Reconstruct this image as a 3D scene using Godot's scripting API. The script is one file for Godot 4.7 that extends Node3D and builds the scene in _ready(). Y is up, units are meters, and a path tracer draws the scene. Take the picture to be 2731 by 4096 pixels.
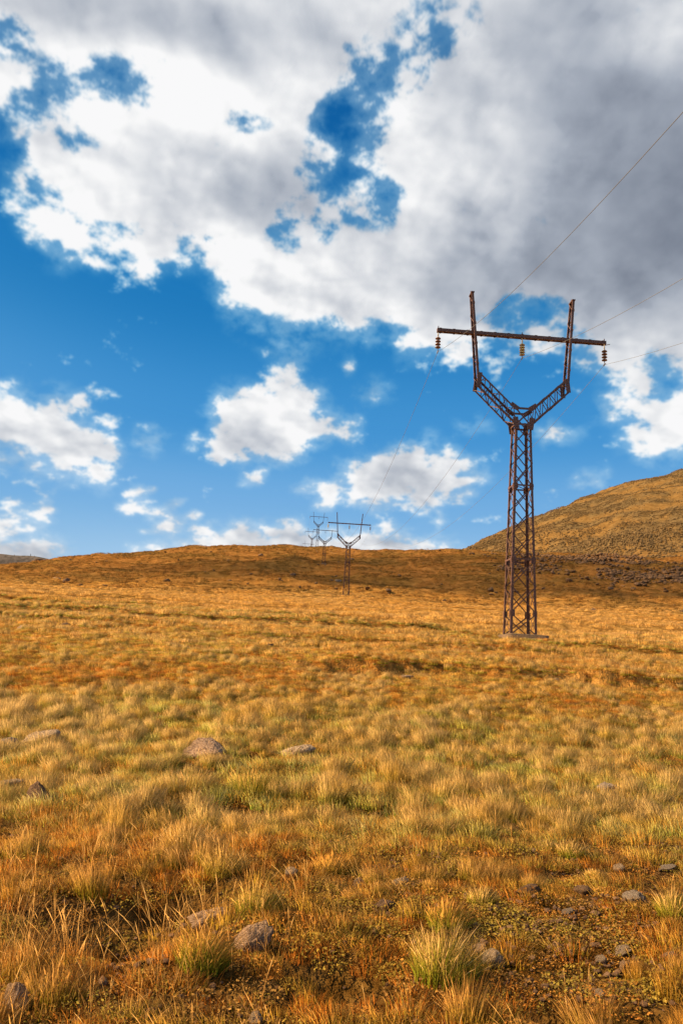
extends Node3D
# A row of wineglass-shaped lattice pylons climbs a dry grassy hillside under broken cumulus.

const SUN_FROM := Vector3(-0.7975, 0.6018, 0.0418)
const LINE_SLOPE := 0.0582          # metres the line of pylons drifts left per metre travelled away

var rng := RandomNumberGenerator.new()
var mats := {}
var taken := {}
var wobble_noise := FastNoiseLite.new()
var bump_noise := FastNoiseLite.new()
var terrace_noise := FastNoiseLite.new()
var patch_noise := FastNoiseLite.new()
var fleck_noise := FastNoiseLite.new()


func _ready() -> void:
	rng.seed = 7741
	build_noises()
	build_camera()
	build_sky()
	build_sun()
	build_ground()
	build_far_hills()
	build_cloud()
	build_pylons()
	build_rocks()
	build_boulder_fields()
	build_tussocks()
	build_grass()


# ------------------------------------------------------------------ view, air and light
func build_camera() -> void:
	var cam := Camera3D.new()
	cam.name = "camera"
	cam.fov = 66.3
	cam.near = 0.1
	cam.far = 8000.0
	add_child(cam)
	cam.position = Vector3(0, 1.6, 0)
	cam.rotation_order = EULER_ORDER_YXZ
	cam.rotation_degrees = Vector3(11.7, 0, 3.1)
	cam.current = true


func build_sun() -> void:
	var sun := DirectionalLight3D.new()
	sun.name = "sun"
	add_child(sun)
	sun.look_at_from_position(SUN_FROM * 100.0, Vector3.ZERO, Vector3.UP)
	sun.light_energy = 1.6
	sun.light_color = Color(1.0, 0.87, 0.66)
	sun.light_angular_distance = 0.5
	sun.shadow_enabled = true


var cover := PackedFloat32Array()   # cloud cover on a grid of half degrees
var shade := PackedFloat32Array()   # how grey the cloud is there
const CW := 260
const CH := 150
const C_AZ := -65.0
const C_EL := -8.0
const STEP := 0.5


func cloud_outline(weight: float, soft: float, pts: Array) -> void:
	var n := pts.size()
	var lo: Vector2 = pts[0]
	var hi: Vector2 = pts[0]
	for p in pts:
		lo = lo.min(p)
		hi = hi.max(p)
	lo -= Vector2.ONE * (soft * 2.0 + 1.0)
	hi += Vector2.ONE * (soft * 2.0 + 1.0)
	var i0 := clampi(int((lo.x - C_AZ) / STEP), 0, CW - 1)
	var i1 := clampi(int((hi.x - C_AZ) / STEP) + 1, 0, CW - 1)
	var j0 := clampi(int((lo.y - C_EL) / STEP), 0, CH - 1)
	var j1 := clampi(int((hi.y - C_EL) / STEP) + 1, 0, CH - 1)
	for j in range(j0, j1 + 1):
		var el := C_EL + j * STEP
		var squeeze := cos(deg_to_rad(el))
		for i in range(i0, i1 + 1):
			var p := Vector2(C_AZ + i * STEP, el)
			var best := 1e9
			var inside := false
			var b: Vector2 = pts[n - 1]
			for k in n:
				var a: Vector2 = pts[k]
				if (a.y > p.y) != (b.y > p.y) and p.x < (b.x - a.x) * (p.y - a.y) / (b.y - a.y) + a.x:
					inside = not inside
				var e := Vector2((b.x - a.x) * squeeze, b.y - a.y)
				var w := Vector2((p.x - a.x) * squeeze, p.y - a.y)
				var t := clampf(w.dot(e) / maxf(e.dot(e), 1e-6), 0.0, 1.0)
				best = minf(best, (w - e * t).length_squared())
				b = a
			var far := sqrt(best) * (1.0 if inside else -1.0)
			var v := clampf(0.5 + far / (2.0 * soft), 0.0, 1.0)
			var at := j * CW + i
			if weight > 0.0:
				cover[at] = maxf(cover[at], weight * v)
			else:
				cover[at] *= 1.0 + weight * v


func cloud_shade(az: float, el: float, ra: float, re: float, amount: float) -> void:
	for j in CH:
		var dy := (C_EL + j * STEP - el) / re
		if absf(dy) > 2.5:
			continue
		for i in CW:
			var dx := (C_AZ + i * STEP - az) / ra
			var q := dx * dx + dy * dy
			if q < 6.0:
				shade[j * CW + i] += amount * exp(-q)


func lay_out_clouds() -> void:
	cloud_outline(1, 1.9, [Vector2(-34.1, 30.2), Vector2(-27.3, 32.2), Vector2(-26.5, 31.0), Vector2(-25.2, 30.5), Vector2(-23.6, 29.6), Vector2(-22.2, 28.8), Vector2(-19.6, 28.3), Vector2(-17.8, 28.6), Vector2(-16.3, 27.5), Vector2(-15.1, 28.4), Vector2(-13.2, 28.5), Vector2(-11.9, 29.0), Vector2(-10.7, 27.4), Vector2(-10.2, 25.7), Vector2(-9.1, 24.6), Vector2(-7.0, 23.9), Vector2(-5.6, 23.1), Vector2(-3.9, 23.7), Vector2(-2.3, 24.6), Vector2(0.5, 24.1), Vector2(3.2, 24.5), Vector2(4.3, 23.5), Vector2(6.6, 24.0), Vector2(8.6, 23.5), Vector2(9.4, 24.6), Vector2(10.9, 24.6), Vector2(12.6, 25.4), Vector2(13.2, 26.2), Vector2(14.5, 25.9), Vector2(15.5, 24.7), Vector2(16.4, 23.7), Vector2(17.3, 23.4), Vector2(18.3, 22.2), Vector2(19.8, 21.3), Vector2(21.5, 20.8), Vector2(22.4, 21.6), Vector2(24.4, 20.5), Vector2(30.5, 19.3), Vector2(35.9, 26.2), Vector2(38.0, 45.5), Vector2(23.6, 49.8), Vector2(9.1, 51.9), Vector2(-3.2, 51.9), Vector2(-17.7, 50.2), Vector2(-30.5, 46.5), Vector2(-38.2, 43.0), Vector2(-35.1, 29.8)])
	cloud_outline(0.85, 1.5, [Vector2(-25.4, 29.1), Vector2(-23.6, 29.9), Vector2(-21.4, 29.6), Vector2(-19.5, 28.3), Vector2(-19.9, 27.1), Vector2(-22.5, 26.4), Vector2(-24.1, 27.3)])
	cloud_outline(0.74, 0.9, [Vector2(-3.6, 24.2), Vector2(-3.8, 21.8), Vector2(-5.0, 20.3), Vector2(-6.5, 20.6), Vector2(-5.5, 22.2), Vector2(-4.7, 23.7)])
	cloud_outline(1.1, 1.3, [Vector2(-10.8, 18.3), Vector2(-9.6, 19.4), Vector2(-7.9, 19.7), Vector2(-5.9, 19.4), Vector2(-4.0, 20.0), Vector2(-2.3, 20.0), Vector2(-2.5, 18.7), Vector2(-1.2, 18.3), Vector2(0.2, 18.2), Vector2(0.2, 17.3), Vector2(-2.4, 16.8), Vector2(-4.3, 15.1), Vector2(-6.2, 15.0), Vector2(-9.5, 15.0), Vector2(-9.9, 15.6), Vector2(-9.3, 16.3), Vector2(-10.0, 17.2)])
	cloud_outline(1, 1.5, [Vector2(-30.1, 16.4), Vector2(-24.9, 17.3), Vector2(-23.2, 17.1), Vector2(-21.5, 17.6), Vector2(-20.6, 17.3), Vector2(-20.4, 16.1), Vector2(-18.9, 15.7), Vector2(-17.6, 15.0), Vector2(-17.0, 14.5), Vector2(-18.1, 13.7), Vector2(-17.7, 12.2), Vector2(-18.8, 12.4), Vector2(-20.3, 12.4), Vector2(-22.0, 12.6), Vector2(-24.3, 13.1), Vector2(-29.5, 12.0)])
	cloud_outline(1, 0.6, [Vector2(-21.2, 17.5), Vector2(-19.8, 17.9), Vector2(-19.4, 17.2), Vector2(-20.5, 16.9)])
	cloud_outline(1.3, 1.3, [Vector2(-0.5, 14.6), Vector2(2.0, 15.2), Vector2(4.6, 16.5), Vector2(6.0, 16.9), Vector2(6.4, 16.1), Vector2(5.9, 15.3), Vector2(7.5, 16.0), Vector2(9.3, 15.1), Vector2(8.5, 14.6), Vector2(10.0, 14.4), Vector2(8.9, 13.3), Vector2(7.0, 13.0), Vector2(5.7, 12.0), Vector2(4.7, 13.1), Vector2(2.1, 12.2), Vector2(0.5, 12.6), Vector2(0.1, 13.8)])
	cloud_outline(1.05, 0.7, [Vector2(-3.6, 12.9), Vector2(-2.9, 13.6), Vector2(-1.5, 13.4), Vector2(-0.6, 13.7), Vector2(-0.5, 12.8), Vector2(-1.1, 11.7), Vector2(-2.1, 11.8), Vector2(-1.7, 12.8), Vector2(-3.1, 12.7)])
	cloud_outline(1.1, 0.55, [Vector2(-7.9, 13.2), Vector2(-6.9, 13.7), Vector2(-6.1, 13.9), Vector2(-6.7, 13.2)])
	cloud_outline(1.1, 0.55, [Vector2(-16.4, 10.5), Vector2(-15.6, 10.9), Vector2(-14.7, 10.8), Vector2(-15.6, 10.3)])
	cloud_outline(1.1, 0.55, [Vector2(-14.5, 9.1), Vector2(-13.1, 9.8), Vector2(-12.2, 10.2), Vector2(-11.7, 9.8), Vector2(-12.7, 9.1)])
	cloud_outline(1.1, 0.55, [Vector2(-11.7, 10.2), Vector2(-11.0, 10.7), Vector2(-10.5, 10.5), Vector2(-11.2, 10.0)])
	cloud_outline(1.1, 0.55, [Vector2(-10.9, 9.5), Vector2(-10.1, 9.9), Vector2(-9.5, 9.8), Vector2(-10.2, 9.3)])
	cloud_outline(1.1, 0.55, [Vector2(-14.8, 10.4), Vector2(-13.8, 10.7), Vector2(-12.7, 10.4), Vector2(-13.9, 10.0)])
	cloud_outline(1.1, 0.55, [Vector2(-12.9, 11.1), Vector2(-12.3, 11.5), Vector2(-11.9, 11.3), Vector2(-12.4, 11.0)])
	cloud_outline(1.1, 0.55, [Vector2(-15.9, 11.5), Vector2(-15.1, 11.9), Vector2(-14.1, 11.9), Vector2(-15.1, 11.5)])
	cloud_outline(1.1, 0.55, [Vector2(6.5, 11.1), Vector2(7.0, 11.5), Vector2(7.3, 11.1), Vector2(6.9, 10.7)])
	cloud_outline(1.1, 0.55, [Vector2(-0.6, 22.0), Vector2(-0.2, 22.3), Vector2(0.0, 21.9), Vector2(-0.3, 21.6)])
	cloud_outline(1, 1.0, [Vector2(-15.0, 7.5), Vector2(-12.0, 8.4), Vector2(-9.9, 8.8), Vector2(-8.7, 9.6), Vector2(-7.8, 10.1), Vector2(-6.2, 10.1), Vector2(-5.8, 9.5), Vector2(-3.9, 10.4), Vector2(-2.6, 9.8), Vector2(-0.7, 10.1), Vector2(2.2, 9.9), Vector2(3.8, 10.4), Vector2(5.1, 9.7), Vector2(7.1, 9.6), Vector2(8.5, 9.4), Vector2(8.6, 5.0), Vector2(-14.6, 3.7)])
	cloud_outline(1, 1.2, [Vector2(-27.9, 8.2), Vector2(-23.8, 8.9), Vector2(-23.0, 9.4), Vector2(-22.1, 8.8), Vector2(-21.1, 9.9), Vector2(-21.4, 8.8), Vector2(-22.6, 8.0), Vector2(-23.3, 7.7), Vector2(-21.9, 7.5), Vector2(-21.0, 7.7), Vector2(-19.8, 7.2), Vector2(-20.1, 6.7), Vector2(-21.6, 4.9), Vector2(-27.3, 4.4)])
	cloud_outline(1, 1.5, [Vector2(18.6, 18.9), Vector2(20.0, 20.3), Vector2(21.5, 20.5), Vector2(23.0, 19.9), Vector2(24.3, 19.9), Vector2(30.6, 19.8), Vector2(30.3, 14.9), Vector2(24.2, 15.8), Vector2(21.7, 15.6), Vector2(20.6, 16.4), Vector2(20.3, 17.0), Vector2(21.2, 17.7), Vector2(20.6, 18.5), Vector2(19.4, 18.4)])
	cloud_outline(0.85, 0.9, [Vector2(13.7, 17.7), Vector2(15.1, 18.0), Vector2(17.0, 17.4), Vector2(16.1, 16.9), Vector2(14.5, 16.7)])
	cloud_outline(0.8, 0.9, [Vector2(16.9, 14.3), Vector2(17.6, 14.5), Vector2(18.8, 14.4), Vector2(18.5, 13.9), Vector2(18.9, 13.3), Vector2(16.7, 13.5)])
	cloud_outline(0.7, 0.9, [Vector2(-16.1, 15.2), Vector2(-15.0, 16.0), Vector2(-13.2, 15.9), Vector2(-14.5, 14.6)])
	cloud_outline(0.7, 0.9, [Vector2(-12.1, 15.7), Vector2(-11.5, 16.3), Vector2(-11.1, 15.9), Vector2(-11.7, 15.3)])
	cloud_outline(0.7, 0.9, [Vector2(8.4, 18.0), Vector2(9.7, 18.5), Vector2(10.4, 18.0), Vector2(8.8, 17.7)])
	cloud_outline(0.7, 0.9, [Vector2(0.4, 20.1), Vector2(1.7, 21.1), Vector2(3.1, 20.4), Vector2(1.8, 19.7)])
	cloud_outline(0.7, 0.9, [Vector2(-15.6, 15.9), Vector2(-14.5, 16.5), Vector2(-14.3, 15.9)])
	cloud_outline(-0.84, 1.8, [Vector2(-29.6, 34.8), Vector2(-27.0, 35.5), Vector2(-25.4, 36.6), Vector2(-23.0, 37.5), Vector2(-21.2, 38.2), Vector2(-18.9, 38.3), Vector2(-17.6, 38.7), Vector2(-17.7, 37.9), Vector2(-19.7, 36.9), Vector2(-21.9, 36.3), Vector2(-24.0, 35.8), Vector2(-25.9, 35.2), Vector2(-26.3, 33.9), Vector2(-27.4, 32.7), Vector2(-29.2, 32.8)])
	cloud_outline(-0.9, 1.2, [Vector2(-30.3, 38.3), Vector2(-28.0, 38.9), Vector2(-27.1, 38.7), Vector2(-27.5, 38.0), Vector2(-30.1, 37.2)])
	cloud_outline(-0.9, 2.1, [Vector2(2.3, 34.0), Vector2(1.7, 32.9), Vector2(-0.8, 32.8), Vector2(-2.2, 32.5), Vector2(-3.1, 31.6), Vector2(-6.2, 30.8), Vector2(-6.8, 31.8), Vector2(-5.0, 32.8), Vector2(-4.1, 34.3), Vector2(-3.5, 35.7), Vector2(-3.3, 37.3), Vector2(-1.6, 38.4), Vector2(-0.1, 37.7), Vector2(0.2, 36.1), Vector2(1.9, 35.1)])
	cloud_outline(-0.58, 2.0, [Vector2(-2.6, 42.0), Vector2(-1.5, 42.3), Vector2(0.4, 41.7), Vector2(2.9, 42.2), Vector2(3.9, 43.6), Vector2(5.7, 44.2), Vector2(8.0, 43.4), Vector2(7.3, 42.4), Vector2(6.3, 40.5), Vector2(4.5, 40.0), Vector2(2.0, 39.3), Vector2(0.3, 38.0), Vector2(-2.3, 38.3), Vector2(-1.3, 40.1)])
	cloud_outline(-0.55, 1.5, [Vector2(-11.2, 37.7), Vector2(-9.8, 38.2), Vector2(-8.7, 37.5), Vector2(-10.0, 36.9)])
	cloud_outline(-0.6, 1.2, [Vector2(-23.1, 34.2), Vector2(-22.1, 34.7), Vector2(-21.7, 34.2), Vector2(-22.6, 33.3)])
	cloud_outline(-0.8, 1.3, [Vector2(-28.8, 31.0), Vector2(-26.8, 31.7), Vector2(-26.3, 30.5), Vector2(-25.1, 30.0), Vector2(-25.6, 29.4), Vector2(-28.4, 28.6)])
	cloud_outline(-0.6, 1.6, [Vector2(12.2, 25.7), Vector2(15.1, 25.9), Vector2(16.1, 23.8), Vector2(14.2, 23.1), Vector2(11.6, 23.6)])
	cloud_outline(0.66, 1.0, [Vector2(-4.4, 34.2), Vector2(-2.3, 33.9), Vector2(-3.5, 31.6), Vector2(-6.2, 31.0), Vector2(-6.4, 32.2)])
	cloud_outline(0.62, 1.0, [Vector2(-21.9, 36.3), Vector2(-19.2, 38.1), Vector2(-17.8, 37.4), Vector2(-19.8, 35.5), Vector2(-22.2, 34.4), Vector2(-23.8, 34.8)])
	cloud_outline(0.6, 1.0, [Vector2(-27.3, 35.1), Vector2(-26.1, 35.4), Vector2(-25.8, 33.8), Vector2(-27.2, 33.4)])
	cloud_outline(0.66, 1.3, [Vector2(12.6, 25.4), Vector2(15.8, 25.2), Vector2(16.4, 23.4), Vector2(12.2, 23.6)])
	cloud_outline(0.66, 1.0, [Vector2(-26.9, 31.4), Vector2(-25.4, 31.3), Vector2(-24.7, 29.3), Vector2(-26.4, 28.9)])
	cloud_shade(-14.3, 41.7, 15.4, 1.9, 0.30)
	cloud_shade(-26.1, 40.0, 5.5, 1.7, 0.25)
	cloud_shade(-9.3, 33.2, 5.3, 2.8, 0.36)
	cloud_shade(-6.2, 34.6, 4.3, 2.0, 0.20)
	cloud_shade(-3.1, 43.4, 9.2, 1.9, 0.08)
	cloud_shade(18.8, 37.9, 7.9, 7.1, 0.46)
	cloud_shade(20.8, 38.7, 4.0, 2.1, 0.38)
	cloud_shade(12.3, 43.3, 5.5, 3.5, 0.24)
	cloud_shade(23.9, 30.0, 7.6, 5.1, 0.75)
	cloud_shade(24.1, 35.4, 4.6, 4.3, 0.35)
	cloud_shade(22.8, 41.3, 2.9, 2.5, -0.45)
	cloud_shade(6.8, 27.6, 10.3, 2.4, 0.26)
	cloud_shade(17.4, 33.2, 7.0, 3.5, 0.26)
	cloud_shade(14.8, 28.7, 8.0, 2.7, 0.26)
	cloud_shade(20.5, 26.0, 6.8, 2.8, 0.25)
	cloud_shade(-17.4, 34.9, 7.5, 4.4, -0.50)
	cloud_shade(-20.9, 30.2, 5.2, 2.7, -0.30)
	cloud_shade(-8.7, 28.2, 4.1, 2.7, -0.25)
	cloud_shade(5.4, 36.5, 2.5, 1.7, -0.30)
	cloud_shade(-18.0, 37.1, 4.3, 1.7, -0.20)
	cloud_shade(-11.2, 31.9, 10.5, 1.8, 0.10)
	cloud_shade(6.5, 35.1, 3.6, 2.0, -0.12)
	cloud_shade(-22.0, 14.7, 4.9, 1.4, 0.16)
	cloud_shade(-5.7, 16.9, 4.3, 1.1, 0.14)
	cloud_shade(-4.5, 9.4, 1.9, 0.4, 0.30)
	cloud_shade(3.2, 9.5, 1.9, 0.3, 0.25)
	cloud_shade(-21.8, 6.6, 2.9, 0.6, 0.20)
	cloud_shade(4.7, 14.0, 3.9, 1.3, 0.10)


var cloud_noise := FastNoiseLite.new()
var swell_noise := FastNoiseLite.new()
var shred_noise := FastNoiseLite.new()
var wide_noise := FastNoiseLite.new()


func cloud_field(values: PackedFloat32Array, w: int, h: int, az0: float, az1: float, el0: float, el1: float) -> PackedFloat32Array:
	# the grid of half degrees, smoothly enlarged to w x h texels that run from az0 to az1 and from el1 (top) down to el0
	var im := Image.create_from_data(CW, CH, false, Image.FORMAT_RF, values.to_byte_array())
	var i0 := int((az0 - C_AZ) / STEP)
	var i1 := int((az1 - C_AZ) / STEP)
	var j0 := int((el0 - C_EL) / STEP)
	var j1 := int((el1 - C_EL) / STEP)
	var part := im.get_region(Rect2i(i0, j0, i1 - i0, j1 - j0))
	part.flip_y()
	part.resize(w, h, Image.INTERPOLATE_CUBIC)
	return part.get_data().to_float32_array()


func paint_sky(w: int, h: int, az0: float, az1: float, el0: float, el1: float) -> Image:
	var bytes := PackedByteArray()
	bytes.resize(w * h * 3)
	var laid := az1 - az0 < 121.0
	var cov := PackedFloat32Array()
	var shd := PackedFloat32Array()
	if laid:
		cov = cloud_field(cover, w, h, az0, az1, el0, el1)
		shd = cloud_field(shade, w, h, az0, az1, el0, el1)
	var at := 0
	for j in h:
		var el := deg_to_rad(el1 - (j + 0.5) / h * (el1 - el0))
		var y := sin(el)
		var ce := cos(el)
		var eld := rad_to_deg(el)
		var low := clampf(1.0 - eld / 38.0, 0.0, 1.0)
		var base := Color(0.065, 0.37, 0.63).lerp(Color(0.125, 0.475, 0.735), smoothstep(40.0, 26.0, eld)).lerp(Color(0.27, 0.58, 0.825), smoothstep(27.0, 17.0, eld)).lerp(Color(0.45, 0.68, 0.88), smoothstep(18.0, 12.0, eld)).lerp(Color(0.66, 0.80, 0.92), smoothstep(13.0, 6.0, eld))
		var k := 7.0 / (maxf(y, 0.0) + 0.42)
		for i in w:
			var azd := az0 + (i + 0.5) / w * (az1 - az0)
			var az := deg_to_rad(azd)
			var qx := sin(az) * ce * k
			var qz := cos(az) * ce * k
			var c := 0.0
			var s := 0.0
			var keep := 1.0
			if laid:
				keep = smoothstep(50.0, 36.0, absf(azd)) * smoothstep(58.0, 50.0, eld)
				c = cov[at / 3]
				s = shd[at / 3]
			else:
				keep = 0.0
				if azd > -64.0 and azd < 64.0 and eld < 60.0 and eld > -6.0:
					keep = smoothstep(50.0, 36.0, absf(azd)) * smoothstep(58.0, 50.0, eld)
					if keep > 0.0:
						var g := int((eld - C_EL) / STEP) * CW + int((azd - C_AZ) / STEP)
						c = cover[g]
						s = shade[g]
			if keep < 1.0:
				var n0 := wide_noise.get_noise_2d(qx, qz)
				c = lerpf(clampf(0.5 + 1.3 * n0, 0.0, 1.0), c, keep)
				s = lerpf(clampf(0.3 * wide_noise.get_noise_2d(qx + 31.0, qz) + 0.2, 0.0, 0.6), s, keep)
			var n := cloud_noise.get_noise_2d(qx, qz)
			var n1 := swell_noise.get_noise_2d(qx, qz)
			var n3 := shred_noise.get_noise_2d(qx, qz)
			var calm := 1.0 - 0.55 * smoothstep(0.7, 1.0, c)
			var density := c + (n * 0.60 + n1 * 0.26 + n3 * 0.52) * calm
			var alpha := smoothstep(0.29, 0.79, density)
			alpha = maxf(alpha, smoothstep(-0.12, 0.5, density) * 0.34 * clampf(c * 2.2, 0.0, 1.0))
			var sky := base.lerp(Color(0.42, 0.66, 0.86), 0.35 * smoothstep(-10.0, -32.0, azd) * smoothstep(32.0, 16.0, eld))
			if alpha > 0.003:
				# relief: thicker towards the sun is brighter
				var n2 := swell_noise.get_noise_2d(qx - 0.10, qz + 0.08)
				var n4 := cloud_noise.get_noise_2d(qx - 0.05, qz + 0.04) - n
				var dim := maxf(0.0, s + 0.13 * n1 * smoothstep(0.1, 0.5, s))
				var lit := 0.945 - 0.66 * (1.0 - exp(-1.25 * dim)) - 0.11 * minf(0.0, s) - 0.62 * (n2 - n1) * (1.0 - 0.55 * smoothstep(0.15, 0.6, s)) - 0.10 * maxf(0.0, n1) - 0.07 * smoothstep(0.9, 1.5, density) + 0.08 * n + 0.05 * n3 - 0.09 * n4 * (1.0 - 0.6 * smoothstep(0.15, 0.6, s))
				lit = clampf(lit, 0.30, 1.0)
				var tint := Color(0.40, 0.435, 0.50).lerp(Color(0.655, 0.685, 0.735), clampf((lit - 0.3) / 0.32, 0.0, 1.0)).lerp(Color(0.985, 0.985, 0.985), clampf((lit - 0.6) / 0.41, 0.0, 1.0))
				sky = sky.lerp(tint, alpha)
			bytes[at] = int(clampf(sky.r, 0.0, 1.0) * 255.0 + 0.5)
			bytes[at + 1] = int(clampf(sky.g, 0.0, 1.0) * 255.0 + 0.5)
			bytes[at + 2] = int(clampf(sky.b, 0.0, 1.0) * 255.0 + 0.5)
			at += 3
	return Image.create_from_data(w, h, false, Image.FORMAT_RGB8, bytes)


func build_sky() -> void:
	cloud_noise.seed = 11
	cloud_noise.noise_type = FastNoiseLite.TYPE_SIMPLEX_SMOOTH
	cloud_noise.frequency = 0.85
	cloud_noise.fractal_octaves = 7
	cloud_noise.fractal_gain = 0.52
	cloud_noise.domain_warp_enabled = true
	cloud_noise.domain_warp_amplitude = 0.35
	cloud_noise.domain_warp_frequency = 0.9
	cloud_noise.domain_warp_fractal_octaves = 3
	swell_noise.seed = 29
	swell_noise.noise_type = FastNoiseLite.TYPE_SIMPLEX_SMOOTH
	swell_noise.frequency = 0.55
	swell_noise.fractal_octaves = 5
	swell_noise.fractal_gain = 0.42
	shred_noise.seed = 47
	shred_noise.noise_type = FastNoiseLite.TYPE_SIMPLEX_SMOOTH
	shred_noise.frequency = 2.6
	shred_noise.fractal_octaves = 5
	shred_noise.fractal_gain = 0.62
	wide_noise.seed = 5
	wide_noise.frequency = 0.13
	wide_noise.fractal_octaves = 3
	cover.resize(CW * CH)
	shade.resize(CW * CH)
	lay_out_clouds()
	var whole := Image.create_empty(4096, 2048, false, Image.FORMAT_RGB8)
	whole.fill(Color(0.50, 0.42, 0.30))
	var upper := paint_sky(1024, 264, -180.0, 180.0, -2.8125, 90.0)
	upper.resize(4096, 1056, Image.INTERPOLATE_CUBIC)
	whole.blit_rect(upper, Rect2i(0, 0, 4096, 1056), Vector2i(0, 0))
	# the same air again, finer, over the quarter of it that has detail worth resolving: azimuth -45..45, elevation 0..54
	var fine := paint_sky(1024, 614, -45.0, 45.0, 0.0, 54.0)
	whole.blit_rect(fine, Rect2i(0, 0, 1024, 614), Vector2i(1536, 410))
	# a panorama starts at the north (-z), so turn it by half
	var turned := Image.create_empty(4096, 2048, false, Image.FORMAT_RGB8)
	turned.blit_rect(whole, Rect2i(2048, 0, 2048, 2048), Vector2i(0, 0))
	turned.blit_rect(whole, Rect2i(0, 0, 2048, 2048), Vector2i(2048, 0))
	whole = turned
	var m := PanoramaSkyMaterial.new()
	m.panorama = ImageTexture.create_from_image(whole)
	var e := Environment.new()
	e.background_mode = Environment.BG_SKY
	e.sky = Sky.new()
	e.sky.sky_material = m
	e.background_energy_multiplier = 0.485
	e.tonemap_mode = Environment.TONE_MAPPER_LINEAR
	e.tonemap_exposure = 2.06
	e.sdfgi_enabled = true
	e.ssao_enabled = true
	e.ssil_enabled = true
	var w := WorldEnvironment.new()
	w.name = "environment"
	w.environment = e
	add_child(w)


# ------------------------------------------------------------------ helpers
func numbered(called: String) -> String:
	var n: int = taken.get(called, 0)
	taken[called] = n + 1
	return called if n == 0 else "%s_%03d" % [called, n]


func tag(o: Node3D, label: String, category: String, group := "", kind := "") -> Node3D:
	if label:
		o.set_meta("label", label)
	if category:
		o.set_meta("category", category)
	if group:
		o.set_meta("group", group)
	if kind:
		o.set_meta("kind", kind)
	return o


func thing(called: String, label: String, category: String, at := Vector3.ZERO, turn := 0.0, group := "") -> Node3D:
	var o := Node3D.new()
	o.name = numbered(called)
	add_child(o)
	o.position = at
	o.rotation.y = turn
	return tag(o, label, category, group)


func part(called: String, mesh: Mesh, m: Material, parent: Node3D, at := Transform3D()) -> MeshInstance3D:
	var o := MeshInstance3D.new()
	var used := {}
	if parent.has_meta("names"):
		used = parent.get_meta("names")
	var n: int = used.get(called, 0)
	used[called] = n + 1
	parent.set_meta("names", used)
	o.name = called if n == 0 else "%s_%03d" % [called, n]
	o.mesh = mesh
	o.material_override = m
	o.transform = at
	parent.add_child(o, true)
	return o


func piece(called: String, mesh: Mesh, m: Material) -> MeshInstance3D:
	var o := MeshInstance3D.new()
	o.name = numbered(called)
	o.mesh = mesh
	o.material_override = m
	add_child(o)
	return o


func noise_texture(freq: float, octaves: int, dark: Color, light: Color, seed_at: int, size := 512, normal := false) -> NoiseTexture2D:
	var n := FastNoiseLite.new()
	n.seed = seed_at
	n.frequency = freq
	n.fractal_octaves = octaves
	n.fractal_gain = 0.6
	var t := NoiseTexture2D.new()
	t.width = size
	t.height = size
	t.seamless = true
	t.noise = n
	if normal:
		t.as_normal_map = true
		t.bump_strength = 6.0
	else:
		var g := Gradient.new()
		g.set_color(0, dark)
		g.set_color(1, light)
		g.set_offset(0, 0.25)
		g.set_offset(1, 0.75)
		t.color_ramp = g
	return t


func srgb(c: Color) -> Color:
	return c.linear_to_srgb()


func mat(called: String, c: Color, rough := 0.9) -> StandardMaterial3D:
	var m := StandardMaterial3D.new()
	m.resource_name = called
	m.albedo_color = srgb(c)
	m.roughness = rough
	mats[called] = m
	return m


func grain(m: StandardMaterial3D, t: Texture2D, scale: float, world := false) -> void:
	m.albedo_texture = t
	m.uv1_triplanar = true
	m.uv1_world_triplanar = world
	m.uv1_scale = Vector3.ONE * scale


# ------------------------------------------------------------------ the lie of the land
const PROFILE_D := [-40.0, 0.0, 4.0, 12.6, 20.0, 33.5, 85.0, 141.0, 195.0, 247.5, 290.0, 334.5, 380.0, 440.0, 560.0, 700.0, 900.0, 1400.0, 3000.0]
const PROFILE_H := [-1.5, 0.0, 0.0, 0.5, 1.5, 3.55, 8.6, 15.0, 24.8, 35.6, 45.5, 54.6, 58.5, 63.0, 75.0, 86.0, 100.0, 120.0, 130.0]
const HILL := Vector3(300.0, 170.0, -580.0)
var profile_m := []


func build_noises() -> void:
	var s := []
	for i in PROFILE_D.size() - 1:
		s.append((PROFILE_H[i + 1] - PROFILE_H[i]) / (PROFILE_D[i + 1] - PROFILE_D[i]))
	profile_m = [s[0]]
	for i in s.size() - 1:
		var a: float = s[i]
		var b: float = s[i + 1]
		profile_m.append(0.0 if a * b <= 0.0 else 2.0 * a * b / (a + b))
	profile_m.append(s[-1])
	for n in [[wobble_noise, 101, 0.028, 3], [bump_noise, 103, 0.55, 3], [terrace_noise, 107, 1.0, 2], [patch_noise, 109, 0.16, 3], [fleck_noise, 113, 0.9, 2]]:
		var f: FastNoiseLite = n[0]
		f.seed = n[1]
		f.frequency = n[2]
		f.fractal_octaves = n[3]


func profile(d: float) -> float:
	d = clampf(d, -40.0, 3000.0)
	var i := 0
	while i < PROFILE_D.size() - 2 and d > PROFILE_D[i + 1]:
		i += 1
	var h: float = PROFILE_D[i + 1] - PROFILE_D[i]
	var t: float = (d - PROFILE_D[i]) / h
	var t2 := t * t
	var t3 := t2 * t
	return (2.0 * t3 - 3.0 * t2 + 1.0) * PROFILE_H[i] + (t3 - 2.0 * t2 + t) * h * profile_m[i] + (-2.0 * t3 + 3.0 * t2) * PROFILE_H[i + 1] + (t3 - t2) * h * profile_m[i + 1]


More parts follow.
